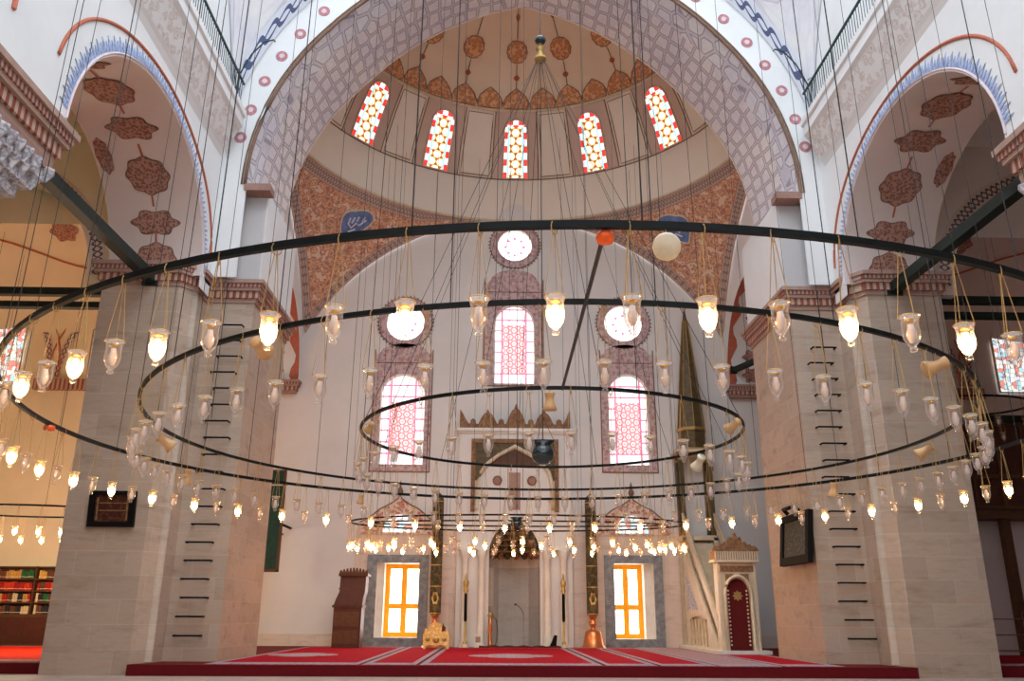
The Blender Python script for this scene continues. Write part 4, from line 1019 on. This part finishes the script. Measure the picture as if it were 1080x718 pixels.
# green framed board
g = thing('green_board', 'tall dark green board with a narrow gilt wooden frame left of the lectern', 'board', (-9.95, 35.2, 0), (0, 0, 0))
b = MB('green'); b.box(-.62, .40, -.03, .03, 3.22, 7.15); b.build('panel', g)
b = MB('wood2'); b.box(.40, .50, -.06, .06, 3.12, 7.2); b.box(-.70, .50, -.06, .06, 3.12, 3.22); b.box(-.70, -.62, -.06, .06, 3.12, 7.2); b.box(-.70, .5, -.06, .06, 7.14, 7.2)
for z in (4.6, 6.6): b.lathe([(.04, 0), (.05, .03), (0, .06)], None, (0, 0, 0), 8, Matrix.Translation((.52, 0, z)) @ Matrix.Rotation(PI/2, 4, 'Y'))
b.build('frame', g)
b = MB('ivory'); b.box(-.62, .40, -.04, -.03, 6.55, 6.60); b.build('gilt_line', g)
b = MB('black'); b.box(-.6, -.5, .06, 2.2, 5.0, 5.08); b.box(.3, .38, .06, 2.2, 5.0, 5.08); b.build('wall_bracket', g)

# microphone stand and a small trolley-like stand in the niche
g = thing('microphone_stand', 'thin microphone stand with bent neck inside the prayer niche', 'microphone stand', (.42, YB-.75, .27))
b = MB('chrome'); b.lathe([(.16, 0), (.15, .03), (.02, .05)], None, (0, 0, 0), 14); b.build('base', g)
b = MB('chrome'); b.tube([(0, 0, .03), (0, 0, 1.25)], .02, None, 6); b.build('pole', g)
b = MB('black'); b.tube([(0, 0, 1.25), (-.05, 0, 1.4), (-.18, 0, 1.58), (-.30, 0, 1.66)], .012, None, 6); b.build('gooseneck', g)
b = MB('black'); b.lathe([(0, -.06), (.03, -.05), (.03, .03), (0, .06)], None, (0, 0, 0), 8, Matrix.Translation((-.34, 0, 1.68)) @ Matrix.Rotation(1.1, 4, 'Y')); b.build('microphone', g)
g = thing('incense_stand', 'slim brown turned stand on the left inside the prayer niche', 'stand', (-.95, YB-.85, .27))
b = MB('copper'); b.lathe([(.18, 0), (.16, .05), (.05, .1)], None, (0, 0, 0), 12); b.build('foot', g)
b = MB('copper'); b.lathe([(.05, .1), (.09, .3), (.04, .45), (.10, .7), (.05, .95), (.06, 1.1)], None, (0, 0, 0), 12); b.build('turned_stem', g)
b = MB('gold'); b.lathe([(.06, 1.1), (.12, 1.2), (.12, 1.3), (0, 1.42)], None, (0, 0, 0), 12); b.build('top_cup', g)
b = MB('black'); b.tube([(.1, 0, 1.2), (.22, 0, 1.1), (.28, 0, .8), (.26, 0, .3), (.2, 0, .05)], .012, None, 5); b.build('cable', g)
g = thing('prayer_mat', 'dark red mat edged in black lying in front of the prayer niche', 'mat', (.1, YB-1.0, .27))
b = MB('reddark'); b.grid(lambda u, v: (u, v*.5, .05+.05*abs(math.sin(u*5))*(.5+.5*math.cos(v*3))), lin(-1.5, 1.8, 40), lin(-1, .2, 8)); b.box(-1.5, 1.8, -.5, .1, .005, .05); b.build('cloth', g)
b = MB('black'); b.prism([(1.35, .05), (1.62, .05), (1.66, .48), (1.55, .50), (1.44, .22)], lambda u, v, d: (u, d, v), -.2, 0); b.build('folded_end', g)
g = thing('white_box', 'small white box standing left of the niche opening', 'box', (-1.45, YB-.95, .27)); b = MB('whitemarble'); b.box(-.13, .13, -.1, .1, .12, .5); b.box(-.15, .15, -.12, .12, .0, .12); b.build('case', g)
b = MB('corn_b'); b.box(-.10, .10, -.105, -.1, .2, .42); b.build('front_panel', g)

# ================================================================== THE MINBAR
g = thing('pulpit_stair', 'tall marble pulpit staircase with portal, balustrade and gilt conical spire', 'pulpit', (7.85, 31.2, .27))
YV = lambda y: y if y < .55 else .5+(y-.5)*1.55
xa, xb = -.70, .70
MBM = 'minbarmarble'
# portal with arched doorway
b = MB(MBM); b.prism([(xa, 0), (xb, 0), (xb, 3.1), (xa, 3.1)], lambda u, v, d: (u, d, v), 0, .5, MBM, [archwin(-.42, .42, .12, 2.0, 2.55)]); b.build('portal', g)
b = MB('ivory', 'crownwood'); b.tube([(u, -.02, v) for u, v in archwin(-.47, .47, .12, 2.05, 2.62)], .06, 'ivory', 6)
b.box(-.6, .6, -.03, 0, 2.78, 2.98, 'crownwood')
for x in (-.64, .64): b.box(x-.04, x+.04, -.04, 0, 0, 3.1, 'ivory')
b.prism([(-.42, 2.4), (-.42, 2.7), (-.1, 2.7)], lambda u, v, d: (u, -.03+d, v), 0, .03, 'crownwood'); b.prism([(.42, 2.4), (.42, 2.7), (.1, 2.7)], lambda u, v, d: (u, -.03+d, v), 0, .03, 'crownwood')
b.build('portal_moulding', g)
b = MB('crownwood', 'ivory'); b.box(xa-.12, xb+.12, -.14, .6, 3.1, 3.2, 'ivory')
for k in range(18):
    x = xa-.05+k*(xb-xa+.1)/17; b.box(x-.025, x+.025, -.16, -.05, 3.2, 3.48, 'ivory')
b.box(xa-.08, xb+.08, -.1, .58, 3.2, 3.5, 'crownwood'); b.build('portal_cornice', g)
b = MB('crownwood'); cr = [(xa-.15, 3.5)]
for k, hgt in enumerate((.18, .24, .34, .50, .66, .50, .34, .24, .18)):
    x = xa+.02+k*(xb-xa-.04)/8; cr += [(x-.09, 3.5+hgt*.72), (x-.04, 3.5+hgt*.92), (x, 3.5+hgt), (x+.04, 3.5+hgt*.92), (x+.09, 3.5+hgt*.72)]
cr += [(xb+.15, 3.5)]
b.prism(cr, lambda u, v, d: (u, d, v), -.08, .06); b.build('portal_crest', g)
b = MB('reddark', 'black'); b.prism(archwin(-.41, .41, .12, 1.98, 2.53), lambda u, v, d: (u, .10+d, v), 0, .05, 'reddark')
b.build('door_curtain', g)
b = MB('ivory', 'gold')
for s in (-1, 1):
    for k in range(15): b.prism(circ(s*.33, .3+k*.13, .035, 8), lambda u, v, d: (u, .08+d, v), 0, .02, 'ivory')
b.prism(lobed(.15, 8, .03), lambda u, v, d: (u, .07+d, v+1.95), 0, .03, 'gold'); b.build('curtain_embroidery', g)
# stairs
b = MB(MBM)
for k in range(16): b.box(-.55, .55, .5+k*.31, 5.7, k*.26, (k+1)*.26+.02)
b.build('stair_flight', g)
# flank walls and sloped balustrades
for s in (-1, 1):
    X_ = s*.62
    f = lambda u, v, d: (X_+s*d, YV(u), v)
    b = MB(MBM, 'ivory', 'muq')
    b.prism([(.5, 0), (3.6, 0), (3.6, 4.3), (.5, .25)], f, 0, .08, MBM, [archwin(1.35, 3.3, .15, 1.05, 1.25)])
    b.box(min(X_, X_+s*.1), max(X_, X_+s*.1), YV(1.35), YV(3.3), 1.28, 1.42, 'ivory')
    for k in range(6): b.lathe([(.07, 0), (.04, .1), (.07, .45), (.04, .8), (.07, 1.0)], 'ivory', (X_, YV(1.5+k*.33), .15), 8)
    b.prism([(2.3, 1.5), (3.45, 1.5), (3.45, 3.0)], f, -.01, .10, 'muq')
    b.build('flank_wall', g)
    b = MB('ivory', 'minbarmarble'); b.prism([(.35, .75), (3.5, 4.95), (3.5, 5.35), (.35, 1.25)], f, 0, .10, 'minbarmarble')
    b.tube([(X_+s*.05, .3, 1.2), (X_+s*.05, YV(3.5), 5.4)], .07, 'ivory', 6); b.tube([(X_+s*.05, .3, .7), (X_+s*.05, YV(3.5), 4.95)], .05, 'ivory', 6); b.build('balustrade', g)
b = MB('whitemarble'); b.box(-.95, .95, -.35, 6.1, 0, .12); b.build('plinth', g)
# tower: platform, posts, canopy, spire
b = MB(MBM); b.box(-.75, .75, 5.05, 6.05, 4.3, 4.5)
for sx_ in (-.66, .66):
    for y in (5.14, 5.96): b.box(sx_-.09, sx_+.09, y-.09, y+.09, 0.1, 4.4)
b.build('tower_platform', g)
for sx_ in (-.62, .62):
    for y in (5.18, 5.92):
        b = MB('spire', 'gold'); b.box(sx_-.09, sx_+.09, y-.09, y+.09, 4.5, 7.9, 'spire'); b.box(sx_-.11, sx_+.11, y-.11, y+.11, 7.7, 7.8, 'gold'); b.build('canopy_post', g)
b = MB('ivory', 'spire', 'gold'); b.box(-.85, .85, 4.8, 6.1, 8.02, 8.12, 'ivory'); b.box(-.78, .78, 4.9, 6.08, 8.12, 8.22, 'gold')
b.prism([(-.75, 7.2), (-.55, 7.6), (-.3, 7.85), (0, 7.95), (.3, 7.85), (.55, 7.6), (.75, 7.2), (.75, 8.05), (-.75, 8.05)], lambda u, v, d: (u, d, v), 5.08, 5.14, 'spire')
b.build('canopy', g)
b = MB('spire', 'gold'); b.lathe([(.60, 8.2), (.60, 9.0), (.64, 9.05), (.64, 9.12)], 'spire', (0, 5.5, 0), 8, None, False)
b.lathe([(.66, 9.0), (.68, 9.08), (.65, 9.14)], 'gold', (0, 5.5, 0), 8, None, False); b.build('drum', g)
b = MB('spire', 'gold'); b.lathe([(.60, 9.12), (.45, 10.8), (.28, 12.6), (.11, 14.2), (.04, 14.75)], 'spire', (0, 5.5, 0), 8, None, False)
for k in range(8):
    q = 2*PI*k/8; pr = [(.61, 9.12), (.46, 10.8), (.29, 12.6), (.12, 14.2)]
    b.tube([(r*math.cos(q), 5.5+r*math.sin(q), z) for r, z in pr], .022, 'gold', 4)
b.build('conical_spire', g)
b = MB('gold'); b.lathe([(.04, 14.7), (.09, 14.8), (.05, 14.95), (.02, 15.1), (0, 15.4)], None, (0, 5.5, 0), 8); b.build('finial', g)
g['category'] = 'pulpit'

# ================================================================== PIER FITTINGS
rp = None
def rung(x, z, lab, grp, side):
    global rp
    if rp is None:
        b = MB('black'); b.tube([(-.36, .22, 0), (-.36, 0, 0), (.36, 0, 0), (.36, .22, 0)], .028, None, 6); o = rp = b.build('iron_rung')
    else:
        o = rp.copy(); COL.objects.link(o)
    o.location = (x, 24.9-.20, z); tag(o, lab, 'rung', grp)
for sx, side, n, x0 in ((-1, 'left', 19, -9.2), (1, 'right', 18, 9.38)):
    for k in range(n):
        if k < n//2: w_ = (['lowest', 'second lowest', 'third lowest', 'fourth lowest', 'fifth lowest', 'sixth lowest', 'seventh lowest', 'eighth lowest', 'ninth lowest'])[k]
        else: w_ = (['topmost', 'second from top', 'third from top', 'fourth from top', 'fifth from top', 'sixth from top', 'seventh from top', 'eighth from top', 'ninth from top', 'tenth from top'])[n-1-k]
        rung(x0+random.uniform(-.08, .08)-sx*.010*k, .94+k*.50, '%s black iron climbing rung on the %s pier' % (w_, side), 'iron rungs up the %s pier' % side, side)
for sx, side in ((-1, 'left'), (1, 'right')):
    b = MB('cable'); b.tube([(sx*9.25, 24.66, 7.0), (sx*9.2, 24.66, 18)], .012, None, 4)
    tag(b.build('hanging_wire'), 'thin dark wire running down the rungs of the %s pier' % side, 'wire')
g = thing('framed_picture', 'small dark framed panel with red interior high on the left pier', 'picture', (-11.2, 23.42, 4.2), (math.radians(6), 0, 0))
b = MB('black'); b.prism([(-.62, -.48), (.62, -.48), (.62, .48), (-.62, .48)], lambda u, v, d: (u, d, v), -.08, .04, 'black', [[(-.47, -.34), (.47, -.34), (.47, .36), (-.47, .36)]]); b.build('frame', g)
b = MB('picture2'); b.box(-.48, .48, -.01, .03, -.35, .37); b.build('image', g)
b = MB('crownwood'); b.box(-.36, .36, -.03, -.01, -.06, -.03); b.box(-.36, .36, -.03, -.01, .14, .17); b.box(-.42, -.38, -.03, -.01, -.3, .3); b.box(.38, .42, -.03, -.01, -.3, .3); b.build('painted_lines', g)
g = thing('framed_picture', 'large black framed picture hung on the inner face of the right pier', 'picture', (8.28, 25.95, 3.75), (0, math.radians(6), math.radians(0)))
b = MB('black'); b.prism([(-1.25, -.75), (1.25, -.75), (1.25, .75), (-1.25, .75)], lambda u, v, d: (d, u, v), -.1, .05, 'black', [[(-1.0, -.52), (1.0, -.52), (1.0, .55), (-1.0, .55)]]); b.build('frame', g)
b = MB('picture'); b.box(-.04, .03, -1.02, 1.02, -.54, .57); b.build('image', g)
b = MB('black'); b.tube([(-.1, -.5, .78), (-.25, -.5, .9), (-.25, .5, .9), (-.1, .5, .78)], .06, None, 6); b.build('picture_light', g)

# curved iron hooks beside the balconies
for sx, side in ((-1, 'left'), (1, 'right')):
    b = MB('railing'); pts = [(sx*9.5, 23.9, 17.4), (sx*9.35, 23.8, 18.3), (sx*9.0, 23.7, 19.0), (sx*8.6, 23.6, 19.4), (sx*8.3, 23.6, 19.5), (sx*8.25, 23.6, 19.42)]
    b.tube(pts, .025, None, 5); b.tube([(sx*9.45, 23.85, 17.8), (sx*9.55, 23.85, 18.6), (sx*9.4, 23.85, 18.5)], .02, None, 5)
    tag(b.build('iron_hook'), 'thin curved iron lamp hook at the end of the %s balcony' % side, 'hook')

# ================================================================== CARPETS
def rug(label, x0, x1, y0, y1, mats=('rug', 'rugband'), med=None, band=.16, group='red carpets covering the raised floor', z=.27):
    g = thing('red_carpet', label, 'carpet', ((x0+x1)/2, (y0+y1)/2, z), (0, 0, 0), group)
    hx, hy = (x1-x0)/2, (y1-y0)/2
    b = MB(mats[0]); b.box(-hx, hx, -hy, hy, 0, .012); b.build('field', g)
    b = MB(mats[1]); b.prism([(-hx, -hy), (hx, -hy), (hx, hy), (-hx, hy)], lambda u, v, d: (u, v, d), .012, .017, mats[1], [[(-hx+band, -hy+.9), (hx-band, -hy+.9), (hx-band, hy-.35), (-hx+band, hy-.35)]]) if band else None
    b.build('border', g)
    if med:
        b = MB('rugband'); cx, cy, rx, ry = med
        pts = []
        for k in range(48):
            a = 2*PI*k/48; r = .75+.25*abs(math.cos(2*a))**.6; pts.append((cx+rx*r*math.cos(a), cy+ry*r*math.sin(a)))
        b.prism(pts, lambda u, v, d: (u, v, d), .012, .018); b.build('medallion', g)
    return g
rug('red carpet with pale diamond medallion beside the left pier', -8.3, -4.35, 23.45, 36.6, med=(-.6, -1.0, 1.1, 1.3))
rug('narrow red carpet in front of the left low window', -4.25, -2.85, 23.45, 36.9)
rug('wide red carpet with a pale central medallion before the prayer niche', -2.75, 2.0, 23.45, 36.2, med=(.1, -1.0, 1.35, 1.5))
rug('narrow red carpet right of the central one', 2.1, 3.45, 23.45, 36.4)
rug('red carpet strip left of the pale patterned carpet', 3.55, 5.0, 23.45, 36.6)
rug('pale patterned carpet strip leading to the pulpit plinth', 5.1, 6.7, 23.45, 37.0, ('rug2', 'rugband'))
rug('red carpet beside the right pier under the pulpit', 6.8, 8.35, 23.45, 30.7)
rug('bright orange red carpet in the left aisle before the bookcase', -21.0, -13.0, 24.3, 35.8, ('rugaisle', 'rugband'), group='carpets in the aisles')
rug('red carpet in the right aisle beyond the right pier', 13.0, 21.0, 24.3, 35.8, ('rug', 'rugband'), group='carpets in the aisles')

# ================================================================== LEFT AISLE BOOKCASE
g = thing('bookcase', 'long dark wooden bookcase with three shelves behind the left aisle carpet', 'bookcase', (-18.6, 36.9, .27))
b = MB('wood2'); b.box(-3.0, 2.2, -.30, .4, 0, 1.15); b.build('cupboard_base', g)
for k in range(6):
    b = MB('wood'); b.box(-2.95+k*.87, -2.12+k*.87, -.33, -.30, .08, 1.08); b.build('cupboard_door', g)
b = MB('wood2'); b.box(-3.0, 2.2, .36, .4, 1.15, 3.1); b.build('back_panel', g)
for z in (1.15, 1.62, 2.08, 2.55, 3.04):
    b = MB('wood2'); b.box(-3.0, 2.2, -.05, .36, z, z+.05); b.build('shelf', g)
for x in (-3.0, -1.28, .44, 2.15):
    b = MB('wood2'); b.box(x, x+.06, -.06, .36, 1.15, 3.1); b.build('upright', g)
bc = {}
BC = {'red': (.45, .02, .015), 'scarlet': (.70, .05, .02), 'green': (.02, .14, .05), 'tan': (.60, .33, .10), 'brown': (.16, .06, .03), 'cream': (.72, .60, .38), 'black': (.03, .025, .03), 'yellow': (.70, .42, .08)}
for k_, v_ in BC.items(): M['book_'+k_] = plain('book_'+k_, v_, .6, 0, .2, 8)
seq = {2.13+.47: ['brown', 'brown', 'tan', 'yellow', 'tan', 'green', 'green', 'green', 'yellow', 'yellow', 'brown'],
       2.13: ['scarlet', 'red', 'scarlet', 'scarlet', 'red', 'red', 'scarlet', 'red', 'red', 'brown', 'red'],
       1.67: ['brown', 'tan', 'red', 'brown', 'cream', 'black', 'tan', 'red', 'cream', 'black', 'green'],
       1.20: ['black', 'cream', 'brown', 'black', 'brown', 'black', 'cream', 'cream', 'cream', 'brown', 'black']}
rown = {2.6: 'top shelf', 2.13: 'second shelf', 1.67: 'third shelf', 1.2: 'bottom shelf'}
bm_ = {}
for z0, cs in seq.items():
    zz_ = round(z0, 2); spots = []
    for j in range(26):
        x = -21.45+.0+j*.105
        if any(abs(x-(-18.6+u)-.03) < .09 for u in (-3.0, -1.28, .44, 2.15)): continue
        spots.append((x, cs[(j//2) % len(cs)]))
    vis = [q for q in spots]
    for i, (x, c_) in enumerate(vis):
        if c_ not in bm_:
            b = MB('book_'+c_, 'cream'); b.box(-.045, .045, -.12, .12, 0, .34, 'book_'+c_); b.box(-.048, .048, -.125, -.118, .06, .08, 'cream'); b.box(-.04, .04, -.11, .125, .005, .335, 'cream'); o = bm_[c_] = b.build('book')
        else: o = bm_[c_].copy(); COL.objects.link(o)
        o.location = (x, 36.98, zz_+.005+.27-.27+.27); o.scale = (1, 1, random.uniform(.82, 1.05))
        n = len(vis)
        q = (ordn+['twenty-first from left'])[i] if i < n//2 else (ordr+['x'])[n-1-i]
        tag(o, '%s book (%s spine) on the bookcase\'s %s' % (q, c_, rown[zz_]), 'book', 'books in the left aisle bookcase')

# ================================================================== RIGHT AISLE
g = thing('gallery_platform', 'dark wooden gallery on posts beyond the right pier', 'gallery', (17.3, 30.0, .27))
b = MB('wood2'); b.box(-4.1, 4.1, -.1, 3.5, 4.6, 4.9); b.build('floor_slab', g)
b = MB('wood2', 'wood'); b.box(-4.1, 4.1, -.12, -.04, 4.9, 8.0, 'wood')
for k in range(9): b.box(-4.1+k*1.0, -4.0+k*1.0, -.18, -.04, 4.9, 8.0, 'wood2')
for z in (4.9, 6.0, 7.9): b.box(-4.1, 4.1, -.2, -.04, z, z+.12, 'wood2')
b.build('lattice_front', g)
for x in (-3.6, 0, 3.6):
    b = MB('wood2'); b.box(x-.14, x+.14, .1, .4, 0, 4.6); b.build('post', g)
b = MB('iron'); b.box(-4.1, 4.1, -.35, -.2, 8.0, 8.25); b.build('top_beam', g)
b = MB('soffit'); b.box(-4.1, 4.1, 1.0, 1.2, 0, 4.6); b.build('back_panel', g)
g = thing('shoe_rack', 'chrome tube rack standing on the red carpet at the right edge', 'rack', (14.6, 26.4, .285))
for z in (.3, .75, 1.2):
    b = MB('chrome'); b.tube([(-.6, -.15, z), (.6, -.15, z)], .02, None, 6); b.tube([(-.6, .15, z), (.6, .15, z)], .02, None, 6); b.build('shelf_tube', g)
for x in (-.6, .6):
    b = MB('chrome'); b.tube([(x, -.2, 0), (x, -.2, 1.4), (x, .2, 1.4), (x, .2, 0)], .025, None, 6); b.build('end_frame', g)
